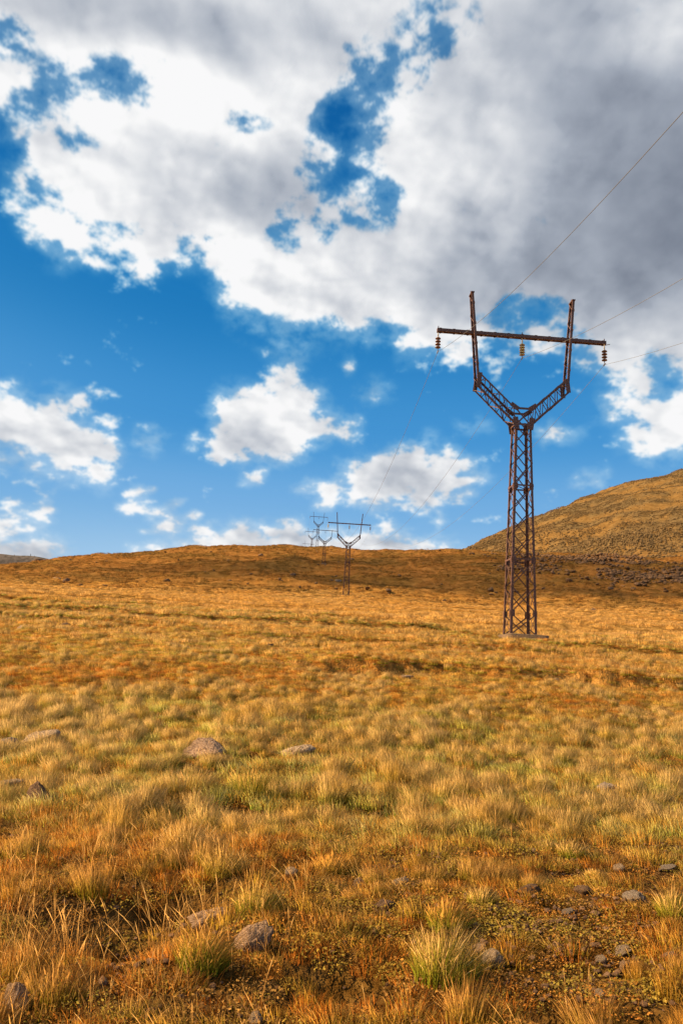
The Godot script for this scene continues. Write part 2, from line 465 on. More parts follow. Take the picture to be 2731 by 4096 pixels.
func slope_height(x: float, z: float) -> float:
	var d := -z
	var h := profile(d)
	var w := smoothstep(60.0, 300.0, d)
	if w > 0.0:
		if x < -10.0:
			h -= w * minf(0.00603 * pow(-x - 10.0, 1.6), 25.0)
		elif x > 0.0:
			h += w * minf(0.03 * x, 3.0)
	return h


func hill_height(x: float, z: float) -> float:
	var r := sqrt((x - HILL.x) * (x - HILL.x) + (z - HILL.z) * (z - HILL.z) + 10000.0)
	return HILL.y - 0.56 * (r - 100.0)


func dug(x: float, z: float) -> float:
	# hollows and banks that the photograph shows near by
	var d := -z
	var h := 0.0
	h -= 0.42 * exp(-pow((x + 1.22) / 0.42, 2.0) - pow((d - 5.25) / 0.40, 2.0))
	h -= 0.28 * exp(-pow((x + 0.95) / 0.35, 2.0) - pow((d - 5.95) / 0.22, 2.0))
	h -= 0.12 * exp(-pow((x - 0.15) / 0.3, 2.0) - pow((d - 4.55) / 0.25, 2.0))
	h -= 0.12 * exp(-pow((x - 1.3) / 0.5, 2.0) - pow((d - 4.25) / 0.2, 2.0))
	h -= 0.16 * exp(-pow((x + 0.75) / 0.6, 2.0) - pow((d - 8.75) / 0.35, 2.0))
	h -= 0.14 * exp(-pow((x - 0.2) / 0.9, 2.0) - pow((d - 8.9) / 0.3, 2.0))
	if d > 15.0 and d < 30.0:
		# the grassy bank
		var edge := 21.0 + 0.9 * wobble_noise.get_noise_2d(x * 9.0, 4.0) + 0.10 * x + 0.35 * fleck_noise.get_noise_2d(x * 1.3, 9.0)
		var along := smoothstep(-3.0, 1.0, x) * (0.75 + 0.5 * fleck_noise.get_noise_2d(x * 0.5, 2.0))
		h += 0.5 * along * (1.0 - 0.6 * smoothstep(7.0, 11.0, x)) * (smoothstep(edge - 0.18, edge + 0.18, d) - smoothstep(edge - 4.5, edge + 5.5, d))
	return h


const SEATS := [Vector3(7.81, 3.59, -33.49), Vector3(1.58, 15.08, -141.0), Vector3(-4.8, 35.75, -247.5)]


func ground_height(x: float, z: float) -> float:
	var h := wild_height(x, z)
	for s in SEATS:
		var q := Vector2(x - s.x, z - s.z).length_squared()
		if q < 40.0:
			var k := exp(-q * q / 60.0)
			h = lerpf(h, s.y - 0.36 + (s.z - z) * 0.07, k)
	return h


func wild_height(x: float, z: float) -> float:
	var d := -z
	var h := slope_height(x, z)
	var far := maxf(d, 0.0)
	var rough := smoothstep(3.0, 14.0, far)
	h += wobble_noise.get_noise_2d(x, z) * (0.35 * rough + 1.6 * smoothstep(90.0, 220.0, far))
	h += bump_noise.get_noise_2d(x, z) * (0.07 + 0.07 * rough + 0.16 * smoothstep(60.0, 160.0, far))
	if far < 40.0:
		h += bump_noise.get_noise_2d(x * 4.3 + 40.0, z * 4.3) * 0.035
		h += dug(x, z)
	if far > 22.0 and far < 330.0:
		# low steps trodden along the slope
		var t := terrace_noise.get_noise_2d(x * 0.030, z * 0.21)
		h += smoothstep(0.02, 0.12, t) * 0.27 * smoothstep(22.0, 32.0, far) * (1.0 + smoothstep(110.0, 200.0, far)) * smoothstep(330.0, 290.0, far)
	var hill := hill_height(x, z)
	if hill > h - 6.0:
		hill += wobble_noise.get_noise_2d(x * 0.8, z * 0.8) * 4.0 + bump_noise.get_noise_2d(x * 0.5, z * 0.5) * 0.7
		var e := hill - h
		if e > 6.0:
			h = hill
		elif e > -6.0:
			h += (e + 6.0) * (e + 6.0) / 24.0
	return h


func on_hill(x: float, z: float) -> float:
	return smoothstep(-4.0, 5.0, hill_height(x, z) - slope_height(x, z))


func spot(x: float, z: float, sink := 0.0) -> Vector3:
	return Vector3(x, ground_height(x, z) - sink, z)


func pit(x: float, d: float) -> float:
	var b := exp(-pow((x + 1.22) / 0.46, 2.0) - pow((d - 5.25) / 0.36, 2.0)) + exp(-pow((x + 0.95) / 0.4, 2.0) - pow((d - 5.95) / 0.2, 2.0))
	b += 0.8 * exp(-pow((x - 0.15) / 0.3, 2.0) - pow((d - 4.55) / 0.2, 2.0)) + 0.9 * exp(-pow((x + 0.75) / 0.5, 2.0) - pow((d - 8.75) / 0.25, 2.0))
	b += 0.9 * exp(-pow((x - 0.2) / 0.8, 2.0) - pow((d - 8.9) / 0.22, 2.0)) + 0.8 * exp(-pow((x + 2.7) / 0.4, 2.0) - pow((d - 8.9) / 0.3, 2.0))
	b += 0.7 * exp(-pow((x - 1.3) / 0.5, 2.0) - pow((d - 4.35) / 0.2, 2.0)) + 0.7 * exp(-pow((x + 0.35) / 0.3, 2.0) - pow((d - 4.55) / 0.2, 2.0))
	return b


func bareness(x: float, d: float) -> float:
	# 1 where stones and creeping plants show, 0 where grass stands thick
	var b := smoothstep(0.05, 0.32, patch_noise.get_noise_2d(x * 1.6, d * 1.6)) * 0.6
	b *= 1.0 - smoothstep(9.0, 15.0, d) * 0.75
	b = maxf(b, exp(-pow((x - 1.55) / 1.05, 2.0) - pow((d - 5.7) / 0.85, 2.0)) * 1.15)
	b = maxf(b, exp(-pow((x - 1.35) / 0.75, 2.0) - pow((d - 4.9) / 0.35, 2.0)))
	b = maxf(b, exp(-pow((x + 1.15) / 0.55, 2.0) - pow((d - 5.5) / 0.55, 2.0)) * 1.1)
	b = maxf(b, 0.75 * exp(-pow((x + 0.6) / 0.35, 2.0) - pow((d - 5.05) / 0.4, 2.0)))
	return clampf(b, 0.0, 1.0)


const STRAW := Color(0.80, 0.475, 0.135)
const PALE := Color(0.85, 0.53, 0.22)
const ORANGE := Color(0.78, 0.31, 0.055)
const RUST := Color(0.52, 0.19, 0.036)
const OLIVE := Color(0.42, 0.30, 0.04)
const GREEN := Color(0.30, 0.275, 0.03)
const SOIL := Color(0.115, 0.062, 0.03)


func ground_colour(x: float, z: float) -> Color:
	var d := -z
	var p := patch_noise.get_noise_2d(x * 0.9 + 60.0, z * 0.9)
	var q := wobble_noise.get_noise_2d(x * 1.3 + 300.0, z * 1.3)
	var f := fleck_noise.get_noise_2d(x, z)
	var near := SOIL.lerp(Color(0.22, 0.125, 0.035), clampf(0.5 + p + 0.4 * f, 0.0, 1.0))
	var mid := Color(0.66, 0.35, 0.09).lerp(Color(0.78, 0.46, 0.15), clampf(0.5 + 1.2 * q, 0.0, 1.0))
	mid = mid.lerp(Color(0.50, 0.205, 0.042), clampf(smoothstep(28.0, 16.0, d) * (0.5 + p), 0.0, 0.8))
	var up := Color(0.46, 0.225, 0.07).lerp(Color(0.33, 0.19, 0.065), clampf(0.35 + 1.4 * q + 0.6 * p, 0.0, 1.0))
	var c := near.lerp(mid, smoothstep(9.0, 26.0, d))
	c = c.lerp(up, smoothstep(125.0, 190.0, d + 40.0 * q))
	var t := terrace_noise.get_noise_2d(x * 0.030, z * 0.21)
	if d > 22.0 and d < 300.0:
		# the trodden edges are bare and greener
		c = c.lerp(Color(0.25, 0.145, 0.04), 0.7 * smoothstep(0.02, 0.06, t) * smoothstep(0.19, 0.12, t))
	var k := on_hill(x, z)
	if k > 0.0:
		var streak := patch_noise.get_noise_2d((x * 0.55 - z * 0.83) * 0.30, (x * 0.83 + z * 0.55) * 0.06)
		var scree := Color(0.26, 0.19, 0.10).lerp(Color(0.36, 0.22, 0.085), smoothstep(-0.25, 0.3, streak + 0.3 * q + 0.5 * p))
		c = c.lerp(scree, k)
	return c * (1.0 + 0.16 * f)


func build_ground() -> void:
	var radii := [0.0]
	var r := 0.5
	while r < 3200.0:
		radii.append(r)
		r *= 1.0155 if r < 620.0 else 1.08
	var turns := []
	var a := -180.0
	while a < 180.0:
		turns.append(a)
		a += 0.24 if a >= -38.0 and a < 38.0 else 5.0
	var n := turns.size()
	var v := PackedVector3Array()
	var c := PackedColorArray()
	for ring in radii:
		for turn in turns:
			var x: float = sin(deg_to_rad(turn)) * ring
			var z: float = -cos(deg_to_rad(turn)) * ring
			v.append(Vector3(x, ground_height(x, z), z))
			c.append(ground_colour(x, z))
	var normals := PackedVector3Array()
	normals.resize(v.size())
	var index := PackedInt32Array()
	for i in radii.size() - 1:
		for j in n:
			var k := (j + 1) % n
			var p := i * n + j
			var q := i * n + k
			var s := p + n
			var t := q + n
			index.append_array([p, s, t, p, t, q])
			var up := (v[s] - v[q]).cross(v[t] - v[p])
			if up.y < 0.0:
				up = -up
			up = up.normalized()
			normals[p] += up
			normals[q] += up
			normals[s] += up
			normals[t] += up
	for i in normals.size():
		normals[i] = normals[i].normalized()
	var arrays := []
	arrays.resize(Mesh.ARRAY_MAX)
	arrays[Mesh.ARRAY_VERTEX] = v
	arrays[Mesh.ARRAY_NORMAL] = normals
	arrays[Mesh.ARRAY_COLOR] = c
	arrays[Mesh.ARRAY_INDEX] = index
	var mesh := ArrayMesh.new()
	mesh.add_surface_from_arrays(Mesh.PRIMITIVE_TRIANGLES, arrays)
	var m := mat("turf", Color.WHITE, 1.0)
	m.vertex_color_use_as_albedo = true
	m.specular_mode = BaseMaterial3D.SPECULAR_DISABLED
	grain(m, noise_texture(0.012, 6, Color(0.70, 0.66, 0.60), Color(1.0, 1.0, 1.0), 31, 1024), 0.37, true)
	m.heightmap_enabled = true
	m.heightmap_texture = noise_texture(0.03, 5, Color.BLACK, Color.WHITE, 33, 1024)
	m.heightmap_scale = 6.0
	m.detail_enabled = true
	m.detail_blend_mode = BaseMaterial3D.BLEND_MODE_MUL
	m.detail_albedo = noise_texture(0.01, 5, Color(0.80, 0.77, 0.72), Color(1.0, 1.0, 1.0), 35, 512)
	m.detail_uv_layer = BaseMaterial3D.DETAIL_UV_2
	m.uv2_triplanar = true
	m.uv2_world_triplanar = true
	m.uv2_scale = Vector3.ONE * 0.047
	tag(piece("ground", mesh, m), "dry grassy hillside rising from the foreground to the ridge and the stony hill", "ground", "", "structure")


func build_far_hills() -> void:
	var m := mat("far_rock", Color(0.16, 0.135, 0.12), 1.0)
	m.specular_mode = BaseMaterial3D.SPECULAR_DISABLED
	grain(m, noise_texture(0.02, 5, Color(0.7, 0.7, 0.7), Color.WHITE, 37, 256), 0.01, true)
	var shapes := [
		["distant_hill", Vector3(-930, 0, -2200), Vector2(190, 90), 279.5, "low purplish hill beyond the left skyline carrying thin masts"],
		["distant_hill", Vector3(-152, 0, -2200), Vector2(70, 60), 352.0, "tiny cap of a far hill peeping over the ridge left of the pylons"],
	]
	for s in shapes:
		var st := SurfaceTool.new()
		st.begin(Mesh.PRIMITIVE_TRIANGLES)
		var grid := 40
		for i in grid + 1:
			for j in grid + 1:
				var u := i * 2.0 / grid - 1.0
				var w := j * 2.0 / grid - 1.0
				var k := u * u + w * w
				var n := wobble_noise.get_noise_2d(s[1].x + u * 60.0, w * 60.0)
				st.add_vertex(Vector3(u * s[2].x * 1.6, -160.0 + (160.0) * exp(-k * 1.3 * absf(k)) + n * 5.0, w * s[2].y * 1.6))
		for i in grid:
			for j in grid:
				var p := i * (grid + 1) + j
				for q in [p, p + 1, p + grid + 2, p, p + grid + 2, p + grid + 1]:
					st.add_index(q)
		st.generate_normals()
		var o := piece(s[0], st.commit(), m)
		o.position = Vector3(s[1].x, s[3], s[1].z)
		tag(o, s[4], "hill", "", "structure")
	var steel := mat("mast_steel", Color(0.22, 0.21, 0.21), 0.8)
	var masts := [
		[-913.0, 271.0, 13.0, "leftmost of the three thin masts on the far hill"],
		[-868.0, 275.0, 14.0, "taller mast of the close pair on the far hill at the left"],
		[-857.0, 273.0, 11.0, "shorter mast of the close pair on the far hill at the left"],
	]
	for s in masts:
		var t := thing("radio_mast", s[3], "mast", Vector3(s[0], s[1], -2200), 0.0, "masts on the far hill")
		var st := SurfaceTool.new()
		st.begin(Mesh.PRIMITIVE_TRIANGLES)
		for k in [[-1, -1], [1, -1], [1, 1], [-1, 1]]:
			bar(st, Vector3(k[0] * 0.7, -6, k[1] * 0.7), Vector3(k[0] * 0.25, s[2], k[1] * 0.25), 0.3, 0.3)
		for k in 6:
			bar(st, Vector3(-0.6, k * s[2] / 6.0, 0.4), Vector3(0.6, (k + 1) * s[2] / 6.0, 0.4), 0.2, 0.2)
		part("lattice", finish(st), steel, t)
		for k in 2:
			var b := SurfaceTool.new()
			b.begin(Mesh.PRIMITIVE_TRIANGLES)
			bar(b, Vector3(-1.1, s[2] * (0.62 + 0.22 * k), 0), Vector3(1.1, s[2] * (0.62 + 0.22 * k), 0), 1.2, 0.8)
			part("antenna", finish(b), steel, t)


func build_cloud() -> void:
	# a small cumulus off to the left, under the sun: its shade lies across the middle of the hillside
	var ground := Vector3(72.0, 28.0, -228.0)
	var centre := ground + SUN_FROM * 900.0
	var st := SurfaceTool.new()
	st.begin(Mesh.PRIMITIVE_TRIANGLES)
	var ball := SphereMesh.new()
	ball.radial_segments = 64
	ball.rings = 32
	var a := ball.get_mesh_arrays()
	var v: PackedVector3Array = a[Mesh.ARRAY_VERTEX]
	var lump := FastNoiseLite.new()
	lump.seed = 3
	lump.frequency = 1.0
	lump.fractal_octaves = 4
	for i in v.size():
		var p := v[i].normalized()
		var k := 1.0 + 0.55 * lump.get_noise_3dv(p * 1.6)
		v[i] = Vector3(p.x * 118.0, p.y * (26.0 if p.y > 0.0 else 9.0), p.z * 52.0) * k
	a[Mesh.ARRAY_VERTEX] = v
	var mesh := ArrayMesh.new()
	mesh.add_surface_from_arrays(Mesh.PRIMITIVE_TRIANGLES, a)
	st.create_from(mesh, 0)
	st.generate_normals()
	var m := mat("cloud_white", Color(0.85, 0.85, 0.86), 1.0)
	m.transparency = BaseMaterial3D.TRANSPARENCY_ALPHA
	m.albedo_color.a = 0.25
	m.specular_mode = BaseMaterial3D.SPECULAR_DISABLED
	var o := piece("cloud", st.commit(), m)
	o.position = centre
	o.rotation.y = 0.12
	tag(o, "small white cumulus drifting to the left of the view", "cloud", "", "structure")


# ------------------------------------------------------------------ steel
func bar(st: SurfaceTool, a: Vector3, b: Vector3, w: float, t: float, up := Vector3.UP) -> void:
	# a flat bar from a to b, w wide across «up» and t thick along it
	var y := (b - a).normalized()
	var z := up - y * up.dot(y)
	if z.length() < 0.05:
		z = Vector3.RIGHT - y * y.x
	z = z.normalized()
	var x := y.cross(z)
	var hx := x * w * 0.5
	var hz := z * t * 0.5
	var p := [a - hx - hz, a + hx - hz, a + hx + hz, a - hx + hz, b - hx - hz, b + hx - hz, b + hx + hz, b - hx + hz]
	for f in [[0, 1, 5, 4], [1, 2, 6, 5], [2, 3, 7, 6], [3, 0, 4, 7], [3, 2, 1, 0], [4, 5, 6, 7]]:
		var n: Vector3 = (p[f[1]] - p[f[0]]).cross(p[f[2]] - p[f[0]]).normalized()
		for k in [0, 2, 1, 0, 3, 2]:
			st.set_normal(n)
			st.add_vertex(p[f[k]])


func finish(st: SurfaceTool) -> ArrayMesh:
	return st.commit()


func angle_bar(st: SurfaceTool, a: Vector3, b: Vector3, out1: Vector3, out2: Vector3, w: float, t := 0.012) -> void:
	# two flanges that meet at the line a-b and run inwards along -out1 and -out2
	bar(st, a - out1 * w * 0.5, b - out1 * w * 0.5, w, t, out2)
	bar(st, a - out2 * (w * 0.5 + t * 0.5), b - out2 * (w * 0.5 + t * 0.5), w - t, t, out1)


func bar_mesh(a: Vector3, b: Vector3, w: float, t: float, up: Vector3) -> ArrayMesh:
	var st := SurfaceTool.new()
	st.begin(Mesh.PRIMITIVE_TRIANGLES)
	bar(st, a, b, w, t, up)
	return finish(st)


func plate(at: Vector3, size: Vector3) -> ArrayMesh:
	var st := SurfaceTool.new()
	st.begin(Mesh.PRIMITIVE_TRIANGLES)
	bar(st, at - Vector3(0, size.y * 0.5, 0), at + Vector3(0, size.y * 0.5, 0), size.x, size.z, Vector3(0, 0, 1))
	return finish(st)


func make_pylon(label: String, column: float, tips: bool, at: Vector3, turn: float) -> Node3D:
	var t := thing("pylon", label, "pylon", at, turn, "wineglass pylons of the power line")
	var steel: Material = mats["rusty_steel"]
	var levels := [0.0, 0.92, 2.07, 3.20, 4.33, 5.40, 6.45, 7.50, 8.40, 9.25]
	while levels.size() > 4 and levels[-1] > column + 0.05:
		levels.pop_back()
	var top: float = levels[-1]
	var half := func(y: float) -> float: return lerpf(0.575, 0.35, y / top)
	var corners := [Vector3(-1, 0, 1), Vector3(1, 0, 1), Vector3(1, 0, -1), Vector3(-1, 0, -1)]
	for c in corners:
		var st := SurfaceTool.new()
		st.begin(Mesh.PRIMITIVE_TRIANGLES)
		angle_bar(st, c * half.call(0.0) + Vector3(0, -0.05, 0), c * half.call(top) + Vector3(0, top + 0.30, 0), Vector3(c.x, 0, 0), Vector3(0, 0, c.z), 0.098)
		part("leg", finish(st), steel, t)
	for f in 4:
		var c0: Vector3 = corners[f]
		var c1: Vector3 = corners[(f + 1) % 4]
		var out := ((c0 + c1) * 0.5).normalized()
		for i in levels.size() - 1:
			var y0: float = levels[i]
			var y1: float = levels[i + 1]
			for s in 2:
				var a: Vector3 = (c0 if s == 0 else c1) * half.call(y0) + Vector3(0, y0, 0)
				var b: Vector3 = (c1 if s == 0 else c0) * half.call(y1) + Vector3(0, y1, 0)
				var off := out * (0.012 if s == 0 else -0.022)
				part("brace", bar_mesh(a + off, b + off, 0.046, 0.012, out), steel, t)
		for i in levels.size():
			if i == 3 or i == 6 or i == levels.size() - 1:
				var y: float = levels[i]
				part("ring_bar", bar_mesh(c0 * half.call(y) + Vector3(0, y + 0.03, 0) + out * 0.03, c1 * half.call(y) + Vector3(0, y + 0.03, 0) + out * 0.03, 0.07, 0.014, out), steel, t)
			if i == 1 or i == 3 or i == 6:
				var y: float = levels[i]
				for c in [c0, c1]:
					var q: Vector3 = c * half.call(y) + Vector3(0, y, 0)
					var inward: Vector3 = ((c1 if c == c0 else c0) - c).normalized()
					var m := q + inward * 0.09 + out * 0.022
					part("gusset_plate", bar_mesh(m - Vector3(0, 0.13, 0), m + Vector3(0, 0.13, 0), 0.16, 0.01, out), steel, t)
	# floor bars across the rings
	for i in [3, 6]:
		if i < levels.size():
			var y: float = levels[i] + 0.03
			part("ring_bar", bar_mesh(corners[0] * half.call(y) + Vector3(0, y, 0), corners[2] * half.call(y) + Vector3(0, y, 0), 0.05, 0.012, Vector3.UP), steel, t)
	# the two arms of the glass: four chords each, laced on every side
	var waist := top
	var elbow := waist + 1.95
	var beam := waist + 4.34
	var tip := waist + (6.25 if tips else 4.55)
	for side in [-1.0, 1.0]:
		var z0 := 0.35
		var z1 := 0.33
		var outer0 := Vector3(side * 0.36, waist + 0.02, 0)
		var outer1 := Vector3(side * 2.13, waist + 1.72, 0)
		var inner0 := Vector3(side * 0.30, waist + 0.72, 0)
		var inner1 := Vector3(side * 1.90, waist + 2.26, 0)
		var st := SurfaceTool.new()
		st.begin(Mesh.PRIMITIVE_TRIANGLES)
		for zs in [-1.0, 1.0]:
			angle_bar(st, outer0 + Vector3(0, 0, zs * z0), outer1 + Vector3(0, 0, zs * z1), Vector3(side * 0.69, -0.72, 0), Vector3(0, 0, zs), 0.072)
			angle_bar(st, inner0 + Vector3(0, 0, zs * z0), inner1 + Vector3(0, 0, zs * z1), Vector3(-side * 0.69, 0.72, 0), Vector3(0, 0, zs), 0.072)
		var arm := part("arm", finish(st), steel, t)
		var n := 5
		for k in n:
			var f0 := float(k) / n
			var f1 := float(k + 1) / n
			var fm := (f0 + f1) * 0.5
			for zs in [-1.0, 1.0]:
				var zz := func(f: float) -> Vector3: return Vector3(0, 0, zs * (lerpf(z0, z1, f) + 0.008))
				part("lacing_bar", bar_mesh(outer0.lerp(outer1, f0) + zz.call(f0), inner0.lerp(inner1, fm) + zz.call(fm), 0.036, 0.01, Vector3(0, 0, 1)), steel, arm)
				part("lacing_bar", bar_mesh(inner0.lerp(inner1, fm) + zz.call(fm), outer0.lerp(outer1, f1) + zz.call(f1), 0.036, 0.01, Vector3(0, 0, 1)), steel, arm)
			for edge in [[outer0, outer1], [inner0, inner1]]:
				var e0: Vector3 = edge[0].lerp(edge[1], f0)
				var e1: Vector3 = edge[0].lerp(edge[1], f1)
				var flip := -1.0 if k % 2 else 1.0
				part("lacing_bar", bar_mesh(e0 + Vector3(0, 0, flip * lerpf(z0, z1, f0)), e1 - Vector3(0, 0, flip * lerpf(z0, z1, f1)), 0.042, 0.01, Vector3(side, 1, 0)), steel, arm)
		# the upright: two channels, front and back, laced on their sides
		var foot := Vector3(side * 2.02, waist + 1.78, 0)
		var head := Vector3(side * (2.36 if tips else 2.24), tip, 0)
		var st2 := SurfaceTool.new()
		st2.begin(Mesh.PRIMITIVE_TRIANGLES)
		var spread := func(f: float) -> float: return lerpf(0.33, 0.21 if tips else 0.24, f)
		for zs in [-1.0, 1.0]:
			var a: Vector3 = foot + Vector3(0, 0, zs * spread.call(0.0))
			var b: Vector3 = head + Vector3(0, 0, zs * spread.call(1.0))
			bar(st2, a, b, 0.105, 0.012, Vector3(0, 0, 1))
			for xs in [-1.0, 1.0]:
				var o := Vector3(xs * 0.049, 0, -zs * 0.028)
				bar(st2, a + o, b + o, 0.044, 0.0105, Vector3(1, 0, 0))
		var mast := part("mast", finish(st2), steel, t)
		var m := 9 if tips else 7
		for k in m:
			var f0 := float(k) / m
			var f1 := float(k + 1) / m
			var flip := -1.0 if k % 2 else 1.0
			for xs in [-1.0, 1.0]:
				var a: Vector3 = foot.lerp(head, f0) + Vector3(xs * 0.062, 0, flip * (spread.call(f0) + 0.02))
				var b: Vector3 = foot.lerp(head, f1) + Vector3(xs * 0.062, 0, -flip * (spread.call(f1) + 0.02))
				part("lacing_bar", bar_mesh(a, b, 0.034, 0.01, Vector3(1, 0, 0)), steel, mast)
		if tips:
			part("end_plate", plate(head + Vector3(0, 0.02, 0), Vector3(0.15, 0.05, 0.50)), steel, mast)
			part("ground_wire_hook", bar_mesh(head + Vector3(side * 0.05, 0.03, 0.06), head + Vector3(side * 0.07, 0.13, 0.06), 0.02, 0.02, Vector3(0, 0, 1)), steel, mast)
			part("ground_wire_hook", bar_mesh(head + Vector3(-side * 0.05, 0.03, 0.06), head + Vector3(-side * 0.07, 0.11, 0.06), 0.02, 0.02, Vector3(0, 0, 1)), steel, mast)
		part("elbow_plate", bar_mesh(Vector3(side * 2.05, waist + 1.66, 0.365), Vector3(side * 1.97, waist + 2.32, 0.365), 0.19, 0.01, Vector3(0, 0, 1)), steel, t)
		part("elbow_plate", bar_mesh(Vector3(side * 2.05, waist + 1.66, -0.365), Vector3(side * 1.97, waist + 2.32, -0.365), 0.19, 0.01, Vector3(0, 0, 1)), steel, t)
	# the throat of the glass
	for zs in [-1.0, 1.0]:
		var z: float = zs * 0.372
		part("throat_bar", bar_mesh(Vector3(-0.34, waist + 0.76, z), Vector3(0.34, waist + 0.76, z), 0.10, 0.012, Vector3(0, 0, 1)), steel, t)
		part("throat_bar", bar_mesh(Vector3(-0.34, waist + 0.02, z + zs * 0.014), Vector3(0.34, waist + 0.02, z + zs * 0.014), 0.09, 0.012, Vector3(0, 0, 1)), steel, t)
		part("throat_bar", bar_mesh(Vector3(-0.30, waist + 0.05, z - zs * 0.03), Vector3(0.30, waist + 0.72, z - zs * 0.03), 0.06, 0.012, Vector3(0, 0, 1)), steel, t)
		part("throat_bar", bar_mesh(Vector3(0.30, waist + 0.05, z - zs * 0.045), Vector3(-0.30, waist + 0.72, z - zs * 0.045), 0.06, 0.012, Vector3(0, 0, 1)), steel, t)
		for side in [-1.0, 1.0]:
			part("gusset_plate", bar_mesh(Vector3(side * 0.30, waist - 0.22, z + zs * 0.03), Vector3(side * 0.38, waist + 0.34, z + zs * 0.03), 0.24, 0.012, Vector3(0, 0, 1)), steel, t)
			part("gusset_plate", bar_mesh(Vector3(side * 0.22, waist + 0.70, z + zs * 0.03), Vector3(side * 0.58, waist + 0.95, z + zs * 0.03), 0.20, 0.012, Vector3(0, 0, 1)), steel, t)
	# the crossarm: two channels back to back with batten plates above and below
	var sc := SurfaceTool.new()
	sc.begin(Mesh.PRIMITIVE_TRIANGLES)
	for zs in [-1.0, 1.0]:
		var z: float = zs * 0.105
		bar(sc, Vector3(-3.9, beam, z), Vector3(3.9, beam, z), 0.15, 0.012, Vector3(0, 0, 1))
		for ys in [-1.0, 1.0]:
			bar(sc, Vector3(-3.9, beam + ys * 0.07, z - zs * 0.037), Vector3(3.9, beam + ys * 0.07, z - zs * 0.037), 0.062, 0.010, Vector3(0, 1, 0))
	var arm2 := part("crossarm", finish(sc), steel, t)
	for k in 13:
		var x := -3.78 + k * 0.63
		part("batten_plate", bar_mesh(Vector3(x, beam + 0.083, -0.12), Vector3(x, beam + 0.083, 0.12), 0.12, 0.012, Vector3.UP), steel, arm2)
		part("batten_plate", bar_mesh(Vector3(x, beam - 0.083, -0.12), Vector3(x + 0.3, beam - 0.083, 0.12), 0.05, 0.012, Vector3.UP), steel, arm2)
	for x in [-3.91, 3.91]:
		part("end_plate", bar_mesh(Vector3(x, beam - 0.08, 0), Vector3(x, beam + 0.09, 0), 0.22, 0.012, Vector3.RIGHT), steel, arm2)
	for x in [-3.86, 0.02, 3.86]:
		part("hanger_bolt", bar_mesh(Vector3(x, beam + 0.12, 0), Vector3(x, beam + 0.22, 0), 0.03, 0.03, Vector3(0, 0, 1)), steel, arm2)
	return t


func lathe(profile_points: Array, sides := 20) -> ArrayMesh:
	var st := SurfaceTool.new()
	st.begin(Mesh.PRIMITIVE_TRIANGLES)
	for p in profile_points:
		for k in sides:
			var a := TAU * k / sides
			st.add_vertex(Vector3(cos(a) * p[0], p[1], sin(a) * p[0]))
	for i in profile_points.size() - 1:
		for k in sides:
			var a := i * sides + k
			var b := i * sides + (k + 1) % sides
			for q in [a, b, b + sides, a, b + sides, a + sides]:
				st.add_index(q)
	st.generate_normals()
	return st.commit()


func make_insulator(label: String, at: Vector3, discs: int, glass: bool, drop: float) -> Node3D:
	# hangs from «at»; the wire is held «drop» below it
	var t := thing("insulator_string", label, "insulator", at, 0.0, "insulator strings hanging from the crossarms")
	var shell: Material = mats["yellow_glass"] if glass else mats["brown_porcelain"]
	var cap: Material = mats["galvanised"]
	part("hanger", lathe([[0.0, 0.02], [0.022, 0.02], [0.022, -0.10], [0.034, -0.11], [0.034, -0.16], [0.02, -0.18], [0.02, -0.24], [0.0, -0.24]], 8), cap, t)
	var pitch := 0.142 if not glass else 0.118
	var dish := lathe([[0.052, 0.0], [0.075, -0.012], [0.115, -0.040], [0.128, -0.062], [0.124, -0.070], [0.112, -0.060], [0.100, -0.058], [0.095, -0.074], [0.088, -0.074], [0.082, -0.054], [0.060, -0.052], [0.056, -0.070], [0.048, -0.070], [0.040, -0.05], [0.0, -0.05]], 24)
	var neck := lathe([[0.0, 0.055], [0.026, 0.055], [0.034, 0.045], [0.050, 0.012], [0.054, 0.0], [0.0, 0.0]], 16)
	var pin := lathe([[0.014, -0.045], [0.014, -0.10], [0.0, -0.10]], 8)
	var y := -0.27
	for k in discs:
		var d := part("disc", dish, shell, t, Transform3D(Basis(), Vector3(0, y, 0)))
		part("cap", neck, cap, d)
		part("pin", pin, cap, d)
		y -= pitch
	var last := y + pitch - 0.09
	part("link", lathe([[0.0, last], [0.018, last], [0.026, last - 0.03], [0.016, last - 0.06], [0.016, -drop + 0.05], [0.0, -drop + 0.05]], 8), cap, t)
	var st := SurfaceTool.new()
	st.begin(Mesh.PRIMITIVE_TRIANGLES)
	bar(st, Vector3(0, -drop, -0.13), Vector3(0, -drop + 0.035, 0), 0.04, 0.045)
	bar(st, Vector3(0, -drop + 0.035, 0), Vector3(0, -drop, 0.13), 0.04, 0.045)
	part("wire_clamp", finish(st), cap, t)
	return t


func make_wire(label: String, a: Vector3, b: Vector3, curve: float, radius: float) -> void:
	var st := SurfaceTool.new()
	st.begin(Mesh.PRIMITIVE_TRIANGLES)
	var n := 64
	var sides := 6
	var flat := Vector3(b.x - a.x, 0, b.z - a.z)
	var long := flat.length()
	var across := flat.normalized().cross(Vector3.UP)
	for i in n + 1:
		var f := float(i) / n
		var p := a.lerp(b, f)
		p.y -= curve * f * (1.0 - f) * long * long
		for k in sides:
			var w := TAU * k / sides
			var o := across * cos(w) + Vector3.UP * sin(w)
			st.set_normal(o)
			st.add_vertex(p + o * radius)
	for i in n:
		for k in sides:
			var p := i * sides + k
			var q := i * sides + (k + 1) % sides
			for x in [p, q, q + sides, p, q + sides, p + sides]:
				st.add_index(x)
	tag(piece("power_line_wire", st.commit(), mats["wire"]), label, "wire", "conductors strung between the pylons")


